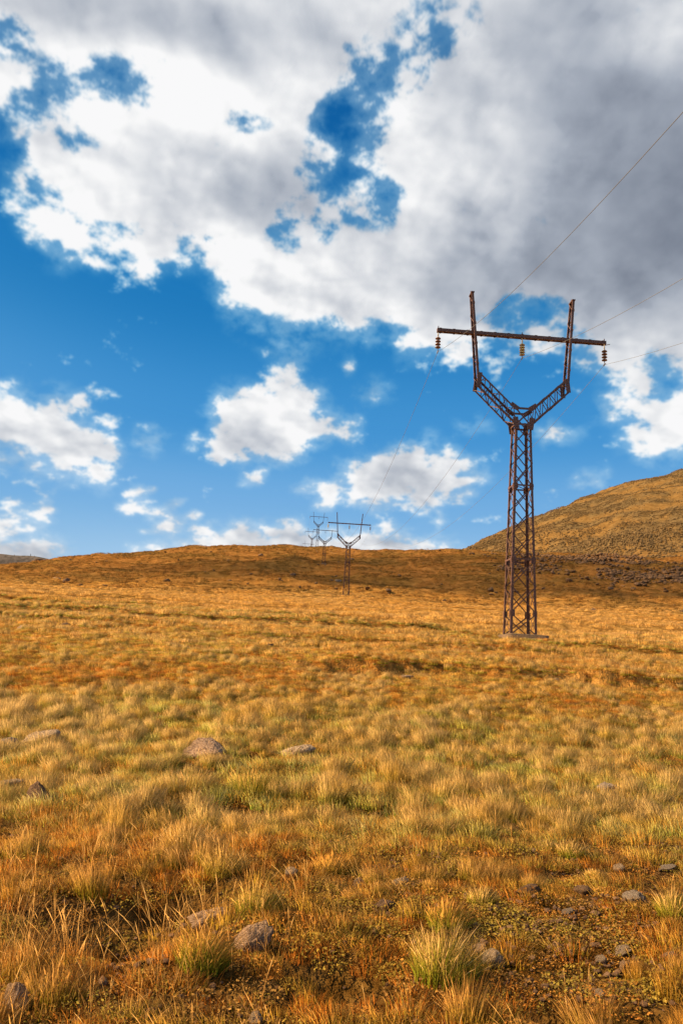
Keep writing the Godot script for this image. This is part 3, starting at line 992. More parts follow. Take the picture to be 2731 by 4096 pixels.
func build_pylons() -> void:
	var steel := mat("rusty_steel", Color(0.265, 0.138, 0.09), 0.6)
	steel.metallic_specular = 0.5
	grain(steel, noise_texture(0.02, 5, Color(0.42, 0.36, 0.36), Color(1.0, 0.97, 0.94), 41, 512), 1.7)
	var concrete := mat("old_concrete", Color(0.25, 0.165, 0.10), 0.95)
	grain(concrete, noise_texture(0.03, 5, Color(0.55, 0.5, 0.45), Color.WHITE, 43, 512), 1.1)
	concrete.heightmap_enabled = true
	concrete.heightmap_texture = noise_texture(0.05, 4, Color.BLACK, Color.WHITE, 44, 256)
	concrete.heightmap_scale = 2.0
	var brown := mat("brown_porcelain", Color(0.17, 0.055, 0.028), 0.25)
	brown.clearcoat_enabled = true
	brown.clearcoat = 0.6
	var glass := mat("yellow_glass", Color(0.66, 0.54, 0.17), 0.15)
	glass.backlight_enabled = true
	glass.backlight = Color(0.7, 0.7, 0.7)
	var cap := mat("galvanised", Color(0.33, 0.29, 0.25), 0.5)
	cap.metallic = 0.3
	var wire := mat("wire", Color(0.21, 0.205, 0.205), 0.5)
	wire.metallic = 0.2
	# where each stands: base, column height, whether the uprights pass the crossarm
	var turn := 0.055
	var rows := [
		[Vector3(7.81, 3.59, -33.49), 9.25, true, "large rusty lattice pylon nearest the camera, on the right", "the nearest pylon", "the nearest pylon"],
		[Vector3(1.58, 15.08, -141.0), 9.25, true, "second pylon, standing in the golden grass at the foot of the slope near the middle", "the second pylon", "the second"],
		[Vector3(-4.8, 35.75, -247.5), 6.5, false, "short pylon halfway up the slope whose uprights stop at the crossarm", "the short pylon on the slope", "the short one"],
		[Vector3(-9.7, 54.6, -334.5), 9.25, true, "pylon standing on the ridge crest, tallest of those on the skyline", "the pylon on the ridge crest", "the crest pylon"],
		[Vector3(-15.1, 62.9, -418.4), 9.25, true, "pylon sunk behind the ridge just left of the crest pylon", "the pylon behind the ridge", "the one behind the ridge"],
		[Vector3(-21.8, 75.9, -540.0), 9.25, true, "farthest pylon, only its crossarm and tips rising over the ridge", "the farthest pylon", "the farthest pylon"],
	]
	var kinds := [
		["left brown insulator string", "middle yellow glass insulator string", "right brown insulator string"],
		["left yellow glass insulator string", "middle yellow glass insulator string", "right dark insulator string"],
		["left dark insulator string", "middle dark insulator string", "right dark insulator string"],
	]
	var holds := []
	var first: Node3D = null
	for i in rows.size():
		var r = rows[i]
		var t: Node3D
		if i == 0 or i == 2:
			t = make_pylon(r[3], r[1], r[2], r[0], turn)
			if i == 0:
				first = t
		else:
			t = first.duplicate()
			t.name = numbered("pylon")
			add_child(t)
			t.position = r[0]
			t.set_meta("label", r[3])
		var top: float = [9.25, 6.45][int(i == 2)]
		if i < 4:
			var st := SurfaceTool.new()
			st.begin(Mesh.PRIMITIVE_TRIANGLES)
			var box := BoxMesh.new()
			box.size = Vector3(1.72, 1.3, 1.7)
			box.subdivide_width = 3
			box.subdivide_depth = 3
			var b := piece("concrete_footing", chamfered(Vector3(1.72, 1.3, 1.7), 0.03), concrete)
			b.position = r[0] + Vector3(0.13, -0.60, 0)
			b.rotation.y = turn
			tag(b, "weathered concrete block under the legs of " + r[4], "footing", "concrete footings under the pylons")
		var hold := []
		for k in 3:
			var x: float = [-3.86, 0.02, 3.86][k]
			var p: Vector3 = t.position + Basis(Vector3.UP, turn) * Vector3(x, top + 4.34 - 0.075, 0)
			var glassy: bool = (i == 0 and k == 1) or (i == 1 and k < 2)
			var drop := 0.98
			var label: String = kinds[mini(i, 2)][k] + " hanging from the crossarm of " + r[4]
			make_insulator(label, p, 5 if glassy else 4, glassy, drop)
			hold.append(p - Vector3(0, drop - 0.01, 0))
		holds.append(hold)
	var sides := ["left", "middle", "right"]
	for k in 3:
		var p: Vector3 = holds[0][k]
		var s := 108.0
		var q := Vector3(p.x + s * LINE_SLOPE, p.y - 0.312 * s + 0.0035 * s * s, p.z + s)
		make_wire("%s wire sweeping from the nearest pylon overhead towards the camera" % sides[k], p, q, 0.0035, 0.0072)
		for i in holds.size() - 1:
			make_wire("%s wire from %s to %s" % [sides[k], rows[i][5], rows[i + 1][5]], holds[i][k], holds[i + 1][k], 0.00187, 0.008)


func chamfered(size: Vector3, bevel: float) -> ArrayMesh:
	var st := SurfaceTool.new()
	st.begin(Mesh.PRIMITIVE_TRIANGLES)
	var h := size * 0.5
	var rings := [[-h.y, 0.0], [h.y - bevel, 0.0], [h.y, bevel]]
	var seg := 8
	var pts := []
	for r in rings:
		var row := []
		for f in 4:
			var c0: Vector3 = [Vector3(-1, 0, 1), Vector3(1, 0, 1), Vector3(1, 0, -1), Vector3(-1, 0, -1)][f]
			var c1: Vector3 = [Vector3(1, 0, 1), Vector3(1, 0, -1), Vector3(-1, 0, -1), Vector3(-1, 0, 1)][f]
			for k in seg:
				var c := c0.lerp(c1, float(k) / seg)
				var chip := 0.02 * fleck_noise.get_noise_2d(f * 31.0 + k * 1.9, r[0] * 3.0)
				row.append(Vector3(c.x * (h.x - r[1] - absf(chip)), r[0] + (chip if r[0] > 0.0 else 0.0), c.z * (h.z - r[1] - absf(chip))))
		pts.append(row)
	var n := seg * 4
	for i in 2:
		for k in n:
			var a: Vector3 = pts[i][k]
			var b: Vector3 = pts[i][(k + 1) % n]
			var c: Vector3 = pts[i + 1][(k + 1) % n]
			var d: Vector3 = pts[i + 1][k]
			for v in [a, c, b, a, d, c]:
				st.add_vertex(v)
	for k in n:
		for v in [pts[2][k], Vector3(0, h.y, 0), pts[2][(k + 1) % n]]:
			st.add_vertex(v)
	st.set_smooth_group(-1)
	st.generate_normals()
	return st.commit()


# ------------------------------------------------------------------ stones
func make_rock(style: String, seed_at: int, detail: int) -> ArrayMesh:
	# a unit stone: about 1 wide, 1 high, standing on y = 0
	var n := FastNoiseLite.new()
	n.seed = seed_at
	n.frequency = 1.0
	n.fractal_octaves = 4
	var r := RandomNumberGenerator.new()
	r.seed = seed_at * 17 + 3
	var cuts := []
	for k in 9:
		var d := Vector3(r.randfn(), r.randfn() * 0.8, r.randfn()).normalized()
		cuts.append([d, r.randf_range(0.26, 0.42)])
	var ball := SphereMesh.new()
	ball.radial_segments = detail
	ball.rings = detail / 2
	var a := ball.get_mesh_arrays()
	var v: PackedVector3Array = a[Mesh.ARRAY_VERTEX]
	for i in v.size():
		var p := v[i].normalized()
		var q := p * (0.5 + 0.16 * n.get_noise_3dv(p * 0.9))
		for c in cuts:
			var over: float = q.dot(c[0]) - c[1]
			if over > 0.0:
				q -= c[0] * over * 0.92
		q += p * (0.07 * n.get_noise_3dv(p * 3.0) + 0.03 * n.get_noise_3dv(p * 9.0))
		if style == "point":
			var up := clampf(q.y + 0.5, 0.0, 1.0)
			q.x = q.x * (1.15 - 0.5 * up) + 0.16 * up
			q.z *= 1.15 - 0.5 * up
			q.y *= 1.05
		elif style == "slab":
			q.y = q.y * 0.9 + q.x * 0.55
		v[i] = Vector3(q.x, q.y + 0.42, q.z)
	a[Mesh.ARRAY_VERTEX] = v
	var mesh := ArrayMesh.new()
	mesh.add_surface_from_arrays(Mesh.PRIMITIVE_TRIANGLES, a)
	var st := SurfaceTool.new()
	st.create_from(mesh, 0)
	st.deindex()
	st.set_smooth_group(-1)
	st.generate_normals()
	return st.commit()


func rock_material(called: String, c: Color, scale: float, relief: float) -> StandardMaterial3D:
	var m := mat(called, c, 0.95)
	m.specular_mode = BaseMaterial3D.SPECULAR_DISABLED
	if not mats.has("stone_grain"):
		mats["stone_grain"] = noise_texture(0.02, 6, Color(0.55, 0.52, 0.50), Color.WHITE, 51, 512)
		mats["stone_relief"] = noise_texture(0.03, 6, Color.BLACK, Color.WHITE, 53, 512)
	grain(m, mats["stone_grain"], scale)
	m.heightmap_enabled = true
	m.heightmap_texture = mats["stone_relief"]
	m.heightmap_scale = relief
	return m


var far_stones := []


func build_rocks() -> void:
	var list := [
	["large pale pink boulder right of the green tussock at the front", -0.38, -4.95, 0.201, 0.166, "slab", Color(0.48, 0.32, 0.215)],
	["slanted pale slab of rock lying on the lip of the dark hollow", -0.73, -5.55, 0.227, 0.119, "slab", Color(0.48, 0.32, 0.215)],
	["pale rounded stone touching the right side of the big green tussock", 1.02, -5.00, 0.117, 0.107, "round", Color(0.52, 0.385, 0.265)],
	["pinkish stone behind the big green tussock, on its upper right", 0.98, -5.15, 0.079, 0.073, "round", Color(0.48, 0.32, 0.215)],
	["lone grey boulder among the straw tufts on the right", 3.69, -10.75, 0.308, 0.171, "round", Color(0.36, 0.285, 0.225)],
	["dark pointed stone standing at the left edge of the tussocks", -2.96, -8.50, 0.241, 0.259, "point", Color(0.24, 0.155, 0.105)],
	["low flat pale stone at the left edge, just above the dark pointed stone", -3.51, -9.15, 0.289, 0.106, "slab", Color(0.52, 0.385, 0.265)],
	["small brown stone in the shade right of the dark pointed stone", -2.70, -9.05, 0.191, 0.124, "round", Color(0.24, 0.155, 0.105)],
	["grey boulder cut by the left edge of the view beyond the tussocks", -4.54, -11.60, 0.383, 0.222, "round", Color(0.36, 0.285, 0.225)],
	["long pale ridge shaped rock right of the grey boulder at the left edge", -4.17, -11.80, 0.465, 0.214, "slab", Color(0.52, 0.385, 0.265)],
	["broad pinkish boulder half sunk in tall grass left of centre", -1.70, -11.30, 0.517, 0.264, "round", Color(0.48, 0.32, 0.215)],
	["pale wedge of rock peeking out of the tall grass near the centre", -0.46, -11.95, 0.433, 0.217, "slab", Color(0.52, 0.385, 0.265)],
	["rounded grey stone in the bare patch near the right edge", 2.30, -6.20, 0.147, 0.109, "round", Color(0.36, 0.285, 0.225)],
	["flat brown stone in the middle of the bare stony patch", 1.55, -6.30, 0.156, 0.085, "slab", Color(0.24, 0.155, 0.105)],
	["dark brown stone with a shaded front at the left end of the stony patch", 0.46, -5.95, 0.147, 0.098, "round", Color(0.24, 0.155, 0.105)],
	["low grey stone just behind the dark brown stone of the stony patch", 0.60, -6.45, 0.120, 0.067, "slab", Color(0.36, 0.285, 0.225)],
	["small pale stone at the upper left of the stony patch", 0.29, -6.50, 0.101, 0.074, "round", Color(0.52, 0.385, 0.265)],
	["pale flat stone lying alone on the gravel right of the straw stems", 1.88, -5.30, 0.103, 0.065, "slab", Color(0.52, 0.385, 0.265)],
	["small pale cobble left of the pale flat stone on the gravel", 1.71, -5.15, 0.063, 0.052, "round", Color(0.52, 0.385, 0.265)],
	["small pinkish cobble below the pale flat stone on the gravel", 1.81, -5.05, 0.056, 0.056, "round", Color(0.48, 0.32, 0.215)],
	["pinkish stone near the right edge among the front gravel", 2.11, -5.15, 0.089, 0.058, "slab", Color(0.48, 0.32, 0.215)],
	["orange stone cut by the right edge of the view", 2.19, -5.15, 0.052, 0.058, "round", Color(0.6, 0.25, 0.1)],
	["pale cobble at the front right, lowest of the gravel stones", 1.53, -4.65, 0.052, 0.056, "round", Color(0.52, 0.385, 0.265)],
	["pale cobble at the top of the bare patch below the small green tuft", 2.61, -7.35, 0.092, 0.077, "round", Color(0.52, 0.385, 0.265)],
	["thin grey slab at the top right of the bare patch", 3.06, -7.45, 0.132, 0.062, "slab", Color(0.36, 0.285, 0.225)],
	["pale cobble at the very front, below the large pink boulder", -0.27, -4.05, 0.061, 0.053, "round", Color(0.52, 0.385, 0.265)],
	["big rounded pinkish boulder in the near left corner", -1.41, -4.10, 0.135, 0.123, "round", Color(0.48, 0.32, 0.215)],
	["pale stone behind the orange grass above the green tussock", -0.24, -6.50, 0.101, 0.074, "round", Color(0.52, 0.385, 0.265)],
	["brown stone left of the rounded grey stone in the bare patch", 2.03, -6.50, 0.134, 0.074, "round", Color(0.24, 0.155, 0.105)],
	["thin grey stone in the middle of the bare patch", 1.73, -5.95, 0.080, 0.049, "slab", Color(0.36, 0.285, 0.225)],
	["pale flat rock on the lip of the grassy bank", 1.83, -19.95, 0.369, 0.173, "slab", Color(0.52, 0.385, 0.265)],
	["small white stone on the grassy bank below the nearest pylon", 5.94, -21.30, 0.162, 0.139, "round", Color(0.52, 0.385, 0.265)],
	["flat brown rock in the golden grass right of the nearest pylon", 41.52, -128.50, 1.853, 0.713, "slab", Color(0.24, 0.155, 0.105)],
	["brown angular boulder in the golden grass on the left", -9.06, -26.45, 0.406, 0.232, "point", Color(0.24, 0.155, 0.105)],
	["pale boulder near the left edge, beside the brown angular boulder", -9.69, -24.70, 0.324, 0.216, "round", Color(0.52, 0.385, 0.265)],
	["low grey rock in the golden grass left of centre", -3.72, -24.90, 0.245, 0.109, "round", Color(0.36, 0.285, 0.225)],
	["small brown rock right of the low grey rock in the golden grass", -1.92, -24.05, 0.184, 0.105, "round", Color(0.24, 0.155, 0.105)],
	["dark peaked boulder at the foot of the left hillside", -54.37, -157.00, 1.568, 0.958, "point", Color(0.24, 0.155, 0.105)],
	["pale boulder just left of the dark peaked boulder on the hillside", -59.29, -166.50, 1.386, 0.832, "round", Color(0.52, 0.385, 0.265)],
	["dark boulder on the left skyline beside the far hill", -122.03, -318.50, 3.198, 1.599, "round", Color(0.24, 0.155, 0.105)],
	["square dark block of rock on the hillside left of the second pylon", -10.88, -187.00, 1.771, 0.833, "slab", Color(0.24, 0.155, 0.105)],
	["rounded dark boulder just left of the second pylon", -1.47, -185.50, 1.653, 0.723, "round", Color(0.24, 0.155, 0.105)],
	["greyish dark boulder touching the left leg of the second pylon", 0.08, -185.00, 1.649, 0.927, "round", Color(0.36, 0.285, 0.225)],
	["low brown stone in the golden grass right of the second pylon", 14.06, -145.00, 1.288, 0.483, "slab", Color(0.24, 0.155, 0.105)],
	["dark boulder high on the slope left of the small pylons", -27.51, -269.50, 2.264, 1.208, "point", Color(0.24, 0.155, 0.105)],
	["dark boulder in front of the rock field on the right", 64.94, -186.00, 1.245, 0.830, "round", Color(0.24, 0.155, 0.105)],
	["dark boulder upper left of the rock field on the right", 74.38, -203.50, 1.250, 0.796, "round", Color(0.24, 0.155, 0.105)],
	["small dark rock at the foot of the slope left of centre", -40.15, -136.00, 0.905, 0.377, "round", Color(0.24, 0.155, 0.105)],
	]
	var cache := {}
	var skins := {}
	for i in list.size():
		var r = list[i]
		var d: float = -r[2]
		var key := "%s%d" % [r[5], i % 5 if d < 16.0 else i % 3 + 10]
		if not cache.has(key):
			cache[key] = make_rock(r[5], 200 + cache.size() * 7, 30 if d < 16.0 else 14)
		var tone: Color = r[6]
		var skin := tone.to_html() + ("n" if d < 16.0 else "f")
		if not skins.has(skin):
			skins[skin] = rock_material("stone_%d" % skins.size(), tone, 1.4, 0.9 if d < 16.0 else 1.5)
		var o := piece("rock", cache[key], skins[skin])
		o.position = spot(r[1], r[2], r[4] * 0.25)
		var turn := 0.0 if r[5] != "round" else rng.randf_range(-0.8, 0.8)
		o.rotation = Vector3(rng.randf_range(-0.1, 0.1), turn, rng.randf_range(-0.08, 0.08))
		o.scale = Vector3(r[3] * 1.25, r[4] * 1.22, lerpf(r[3], r[4], 0.4) * 1.15)
		tag(o, r[0], "rock", "stones lying in the grass")


func scatter(called: String, mesh: Mesh, m: Material, where: Array, tints: PackedColorArray, parent: Node3D) -> MultiMeshInstance3D:
	var mm := MultiMesh.new()
	mm.transform_format = MultiMesh.TRANSFORM_3D
	mm.use_colors = true
	mm.mesh = mesh
	mm.instance_count = where.size()
	for i in where.size():
		mm.set_instance_transform(i, where[i])
		mm.set_instance_color(i, tints[i])
	var o := MultiMeshInstance3D.new()
	o.name = called if parent != self else numbered(called)
	o.multimesh = mm
	o.material_override = m
	parent.add_child(o, true)
	o.set_meta("kind", "stuff")
	return o


func stone_at(x: float, z: float, size: float, flat: float) -> Transform3D:
	var b := Basis.from_euler(Vector3(rng.randf_range(-0.3, 0.3), rng.randf_range(0, TAU), rng.randf_range(-0.3, 0.3)))
	b = b.scaled(Vector3(size, size * flat, size))
	return Transform3D(b, spot(x, z, size * 0.12))


func build_boulder_fields() -> void:
	for k in 5:
		far_stones.append(make_rock(["round", "slab", "round", "point", "slab"][k], 400 + k * 13, 9))
	var dark := rock_material("ridge_stone", Color(0.20, 0.13, 0.085), 0.6, 1.5)
	var field := rock_material("field_stone", Color(0.22, 0.135, 0.082), 0.6, 1.5)
	# single boulders scattered over the slope
	var count := 0
	while count < 175:
		var d := rng.randf_range(135.0, 322.0)
		var x := rng.randf_range(-0.45, 0.45) * d
		if on_hill(x, -d) > 0.3:
			continue
		var clump := patch_noise.get_noise_2d(x * 0.25, d * 0.25) + 0.25 * x / d
		if clump < rng.randf_range(-0.15, 0.35):
			continue
		var size := rng.randf_range(0.55, 1.35) * (1.6 if rng.randf() < 0.1 else 1.0)
		var o := piece("boulder", far_stones[rng.randi() % 5], dark)
		o.transform = stone_at(x, -d, size, rng.randf_range(0.5, 0.8))
		var where_at := "just under the left skyline" if x < -0.22 * d and d > 250.0 else "low on the left slope" if x < -0.22 * d else "right of the nearest pylon" if x > 0.27 * d else "between the second and the nearest pylon" if x > 0.05 * d else "near the small pylons below the ridge" if d > 230.0 else "at the foot of the middle slope"
		var how := "large" if size > 1.3 else "mid-sized" if size > 0.95 else "small"
		tag(o, "%s dark weathered boulder in the grass %s" % [how, where_at], "boulder", "%s boulders %s" % [how, where_at])
		count += 1
	# the field of blocks in the hollow on the right: its biggest blocks one by one, the rest together
	var where := []
	var tints := PackedColorArray()
	count = 0
	var tries := 0
	while tries < 40000 and where.size() < 5200:
		tries += 1
		var x := rng.randf_range(50.0, 150.0)
		var d := rng.randf_range(165.0, 320.0)
		var a := (x - 104.0) / 26.0
		var b := (d - (232.0 + (x - 100.0) * 0.4)) / 24.0
		var c := exp(-a * a - b * b)
		a = (x - 92.0) / 30.0
		b = (d - 292.0) / 14.0
		c = maxf(c, 0.9 * exp(-a * a - b * b))
		a = (x - 62.0) / 16.0
		b = (d - 250.0) / 10.0
		c = maxf(c, 0.55 * exp(-a * a - b * b))
		c += 0.35 * patch_noise.get_noise_2d(x * 0.5, d * 0.5) - 0.15
		if rng.randf() > c * 1.5:
			continue
		var big := rng.randf()
		var size := 0.55 + 1.25 * big * big
		if size > 1.62 and count < 60:
			count += 1
			var o := piece("block", far_stones[rng.randi() % 5], field)
			o.transform = stone_at(x, -d, size, 0.75)
			tag(o, "%s dark block heaped in the %s of the rock field on the right" % ["tall" if size > 1.74 else "big", "far part" if d > 275.0 else "left part" if x < 95.0 else "middle" if x < 115.0 else "right part"], "boulder", "big blocks of the rock field")
		else:
			where.append(stone_at(x, -d, size, 0.75))
			tints.append(Color(1, 1, 1) * rng.randf_range(0.7, 1.35))
	field.vertex_color_use_as_albedo = true
	var rest := scatter("rock_field", far_stones[1], field, where, tints, self)
	tag(rest, "heaps of smaller dark blocks filling the rock field in the hollow on the right", "rocks", "", "stuff")
	# scree over the hill
	where = []
	tints = PackedColorArray()
	tries = 0
	while tries < 200000 and where.size() < 56000:
		tries += 1
		var d := rng.randf_range(270.0, 560.0)
		var x := rng.randf_range(0.10, 0.52) * d
		var k := on_hill(x, -d)
		if k < 0.15:
			continue
		var streak := patch_noise.get_noise_2d((x * 0.55 + d * 0.83) * 0.30, (x * 0.83 - d * 0.55) * 0.06) + 0.3 * wobble_noise.get_noise_2d(x * 1.3 + 300.0, -d * 1.3)
		var low := 1.0 - smoothstep(0.0, 45.0, hill_height(x, -d) - slope_height(x, -d))
		if rng.randf() > clampf(0.40 - 1.7 * streak + 0.6 * low - 0.8 * patch_noise.get_noise_2d(x * 0.4, d * 0.4), 0.05, 1.0):
			continue
		var size := rng.randf_range(0.28, 0.75) * (1.0 + 1.1 * low * rng.randf())
		where.append(stone_at(x, -d, size, 0.8))
		tints.append(Color(1.5, 1.35, 1.05).lerp(Color(0.8, 0.75, 0.7), rng.randf()) * rng.randf_range(0.75, 1.3))
	var scree := rock_material("scree_stone", Color(0.23, 0.17, 0.10), 0.6, 1.5)
	scree.vertex_color_use_as_albedo = true
	tag(scatter("scree", far_stones[0], scree, where, tints, self), "grey brown scree covering the big stony hill on the right", "rocks", "", "stuff")
	# gravel of the bare patches near by
	where = []
	tints = PackedColorArray()
	tries = 0
	while tries < 60000 and where.size() < 5200:
		tries += 1
		var d := rng.randf_range(3.4, 16.0)
		var x := rng.randf_range(-0.5, 0.5) * d
		if rng.randf() > bareness(x, d) * (1.0 if x > 0.3 else 0.5) or rng.randf() > 9.0 / d:
			continue
		var q := rng.randf()
		where.append(stone_at(x, -d, 0.008 + 0.05 * q * q * q, 0.7))
		tints.append(Color(1.0, 0.72, 0.50).lerp(Color(0.5, 0.36, 0.28), rng.randf()))
	var gravel := rock_material("gravel_stone", Color(0.50, 0.42, 0.36), 6.0, 0.4)
	gravel.vertex_color_use_as_albedo = true
	tag(scatter("gravel", far_stones[2], gravel, where, tints, self), "pinkish gravel and pebbles showing between the plants of the bare patches", "gravel", "", "stuff")


# ------------------------------------------------------------------ grass
func grass_mesh(seed_at: int, blades: int, tall: float, reach: float, lean: float, wide: float, root: Color, tip: Color, ears := 0.0, joints := 3) -> ArrayMesh:
	var r := RandomNumberGenerator.new()
	r.seed = seed_at
	var v := PackedVector3Array()
	var nrm := PackedVector3Array()
	var col := PackedColorArray()
	var idx := PackedInt32Array()
	for k in blades:
		var turn := r.randf() * TAU
		var far := sqrt(r.randf()) * reach
		var foot := Vector3(cos(turn) * far, 0, sin(turn) * far)
		var out := Vector3(cos(turn), 0, sin(turn)).rotated(Vector3.UP, r.randf_range(-0.8, 0.8))
		var h := tall * r.randf_range(0.55, 1.0) * (1.0 - 0.35 * far / maxf(reach, 0.01))
		var bend := lean * (0.35 + 0.9 * far / maxf(reach, 0.01)) * r.randf_range(0.4, 1.3)
		var push := out * h * bend + Vector3(0.15, 0, 0.04) * h
		var face := r.randf() * TAU
		var side := Vector3(cos(face), 0, sin(face)) * wide * 0.5 * r.randf_range(0.7, 1.2)
		var soft := r.randf_range(0.85, 1.15)
		var up := (Vector3.UP * 0.8 + out * 0.5 + Vector3(r.randfn(), r.randfn(), r.randfn()) * 0.15).normalized()
		var start := v.size()
		var ear := r.randf() < ears
		for j in joints + 1:
			var f := float(j) / joints
			var p := foot + Vector3.UP * h * (f - 0.12 * bend * f * f) + push * f * f
			var w := 1.0 - 0.85 * f
			if ear:
				w = 0.55 if f < 0.7 else 1.9 - 1.5 * absf(f - 0.85) / 0.15 * 0.8
			var c := root.lerp(tip, smoothstep(0.2, 0.9, f)) * soft
			if j == joints:
				v.append(p)
				nrm.append(up)
				col.append(c)
			else:
				v.append(p - side * w)
				v.append(p + side * w)
				nrm.append(up)
				nrm.append(up)
				col.append(c)
				col.append(c)
		for j in joints - 1:
			var b := start + j * 2
			idx.append_array([b, b + 1, b + 3, b, b + 3, b + 2])
		var e := start + (joints - 1) * 2
		idx.append_array([e, e + 1, e + 2])
	var arrays := []
	arrays.resize(Mesh.ARRAY_MAX)
	arrays[Mesh.ARRAY_VERTEX] = v
	arrays[Mesh.ARRAY_NORMAL] = nrm
	arrays[Mesh.ARRAY_COLOR] = col
	arrays[Mesh.ARRAY_INDEX] = idx
	var mesh := ArrayMesh.new()
	mesh.add_surface_from_arrays(Mesh.PRIMITIVE_TRIANGLES, arrays)
	return mesh


func creeper_mesh(seed_at: int, leaves: int, reach: float, tall: float, dark: Color, light: Color) -> ArrayMesh:
	# a low cushion of small leaves
	var r := RandomNumberGenerator.new()
	r.seed = seed_at
	var st := SurfaceTool.new()
	st.begin(Mesh.PRIMITIVE_TRIANGLES)
	for k in leaves:
		var turn := r.randf() * TAU
		var f := sqrt(r.randf())
		var p := Vector3(cos(turn) * f * reach, tall * (1.0 - f * f) * r.randf_range(0.3, 1.1) + 0.004, sin(turn) * f * reach)
		var b := Basis.from_euler(Vector3(r.randf_range(-0.9, 0.9), r.randf() * TAU, r.randf_range(-0.9, 0.9)))
		var s := r.randf_range(0.004, 0.011)
		var c := dark.lerp(light, r.randf())
		st.set_color(c)
		st.set_normal((b.y + Vector3.UP).normalized())
		for q in [Vector3(-s, 0, 0), Vector3(0, 0, -s * 0.6), Vector3(s, 0, 0), Vector3(-s, 0, 0), Vector3(s, 0, 0), Vector3(0, 0, s * 0.6)]:
			st.add_vertex(p + b * q)
	return st.commit()


func grass_material(called: String) -> StandardMaterial3D:
	var m := mat(called, Color.WHITE, 0.8)
	m.vertex_color_use_as_albedo = true
	m.specular_mode = BaseMaterial3D.SPECULAR_DISABLED
	m.cull_mode = BaseMaterial3D.CULL_DISABLED
	m.backlight_enabled = true
	m.backlight = Color(0.7, 0.7, 0.7)
	return m


func build_tussocks() -> void:
	var list := [
	["large green tussock with straw coloured tips at the front, left of the pale rounded stone", 0.70, -4.70, 0.416, 0.463],
	["green tussock with orange tips left of the large pale pink boulder", -0.61, -4.60, 0.325, 0.348],
	["yellow green tussock above the large pale pink boulder", -0.40, -5.55, 0.341, 0.341],
	["green tussock at the right edge beside the bare patch", 2.50, -5.95, 0.275, 0.367],
	["small bright green tuft at the top of the bare patch", 2.25, -7.60, 0.297, 0.238],
	["low dark green tuft left of the small bright green tuft", 2.07, -7.75, 0.243, 0.182],
	["low green tuft right of the small bright green tuft", 2.29, -7.05, 0.183, 0.147],
	["green and orange tussock behind the large green tussock", 0.85, -5.60, 0.316, 0.301],
	["narrow leaning green tuft right of the green and orange tussock", 1.15, -6.05, 0.218, 0.218],
	["broad yellow tussock left of centre, behind the dark hollow", -1.14, -7.05, 0.550, 0.403],
	["yellow tussock right of and below the broad yellow tussock", -0.75, -6.45, 0.367, 0.333],
	["neat dome shaped tussock near the centre with a shaded right side", -0.25, -8.25, 0.346, 0.324],
	["small tussock left of the neat dome shaped tussock", -0.88, -8.20, 0.301, 0.258],
	["wide greenish tussock left of the dome, topping a shaded hollow", -0.83, -9.60, 0.710, 0.456],
	["straw tipped tussock below the broad pinkish boulder", -1.49, -9.45, 0.599, 0.424],
	["straw tussock below centre with orange grass at its foot", 0.07, -6.70, 0.312, 0.260],
	]
	var m := grass_material("tussock_grass")
	for i in list.size():
		var r = list[i]
		var greenish: bool = i < 9 or i == 13
		var tip := STRAW.lerp(PALE, rng.randf()) if not i in [1, 7, 15] else ORANGE.lerp(STRAW, 0.5)
		var o := thing("grass_tussock", r[0], "grass", spot(r[1], r[2], 0.01), rng.randf_range(-0.4, 0.4), "tussocks of grass in the foreground")
		part("blades", grass_mesh(900 + i, 900, r[4] * 0.60, r[3] * 0.42, 0.55, 0.0036, Color(0.22, 0.24, 0.022) if greenish else OLIVE, Color(0.36, 0.32, 0.04).lerp(OLIVE, 0.3) if greenish else OLIVE.lerp(tip, 0.6), 0.0), m, o)
		part("dry_stalks", grass_mesh(950 + i, 420, r[4] * 0.80, r[3] * 0.40, 0.5, 0.0030, OLIVE, tip, 0.55, 5), m, o)


func grow(called: String, label: String, category: String, shapes: Array, count: int, d0: float, d1: float, m: Material, size: Callable, tint: Callable) -> void:
	var o := thing(called, label, category)
	o.set_meta("kind", "stuff")
	var where := []
	var tints := []
	for k in shapes.size():
		where.append([])
		tints.append(PackedColorArray())
	for k in count:
		var d := sqrt(lerpf(d0 * d0, d1 * d1, rng.randf()))
		var x := rng.randf_range(-1.0, 1.0) * (d * 0.50 + 0.8)
		var seated := false
		for seat in SEATS:
			if absf(x - seat.x - 0.13) < 1.0 and absf(-d - seat.z) < 1.0 or absf(x - seat.x) < 1.3 and absf(-d - seat.z - 1.7) < 1.0 and rng.randf() < 0.88:
				seated = true
		if d < 10.0 and pit(x, d) * 1.15 > rng.randf():
			seated = true
		if seated:
			continue
		var s: float = size.call(x, d)
		if s < 0.12:
			continue
		var b := Basis(Vector3.UP, rng.randf_range(-0.7, 0.7) + (PI if rng.randf() < 0.25 else 0.0)).scaled(Vector3(s, s * rng.randf_range(0.75, 1.25), s))
		var pick := rng.randi() % shapes.size()
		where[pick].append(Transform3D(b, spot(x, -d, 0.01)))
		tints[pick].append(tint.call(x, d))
	for k in shapes.size():
		scatter("clumps" if k == 0 else "clumps_%03d" % k, shapes[k], m, where[k], tints[k], o)


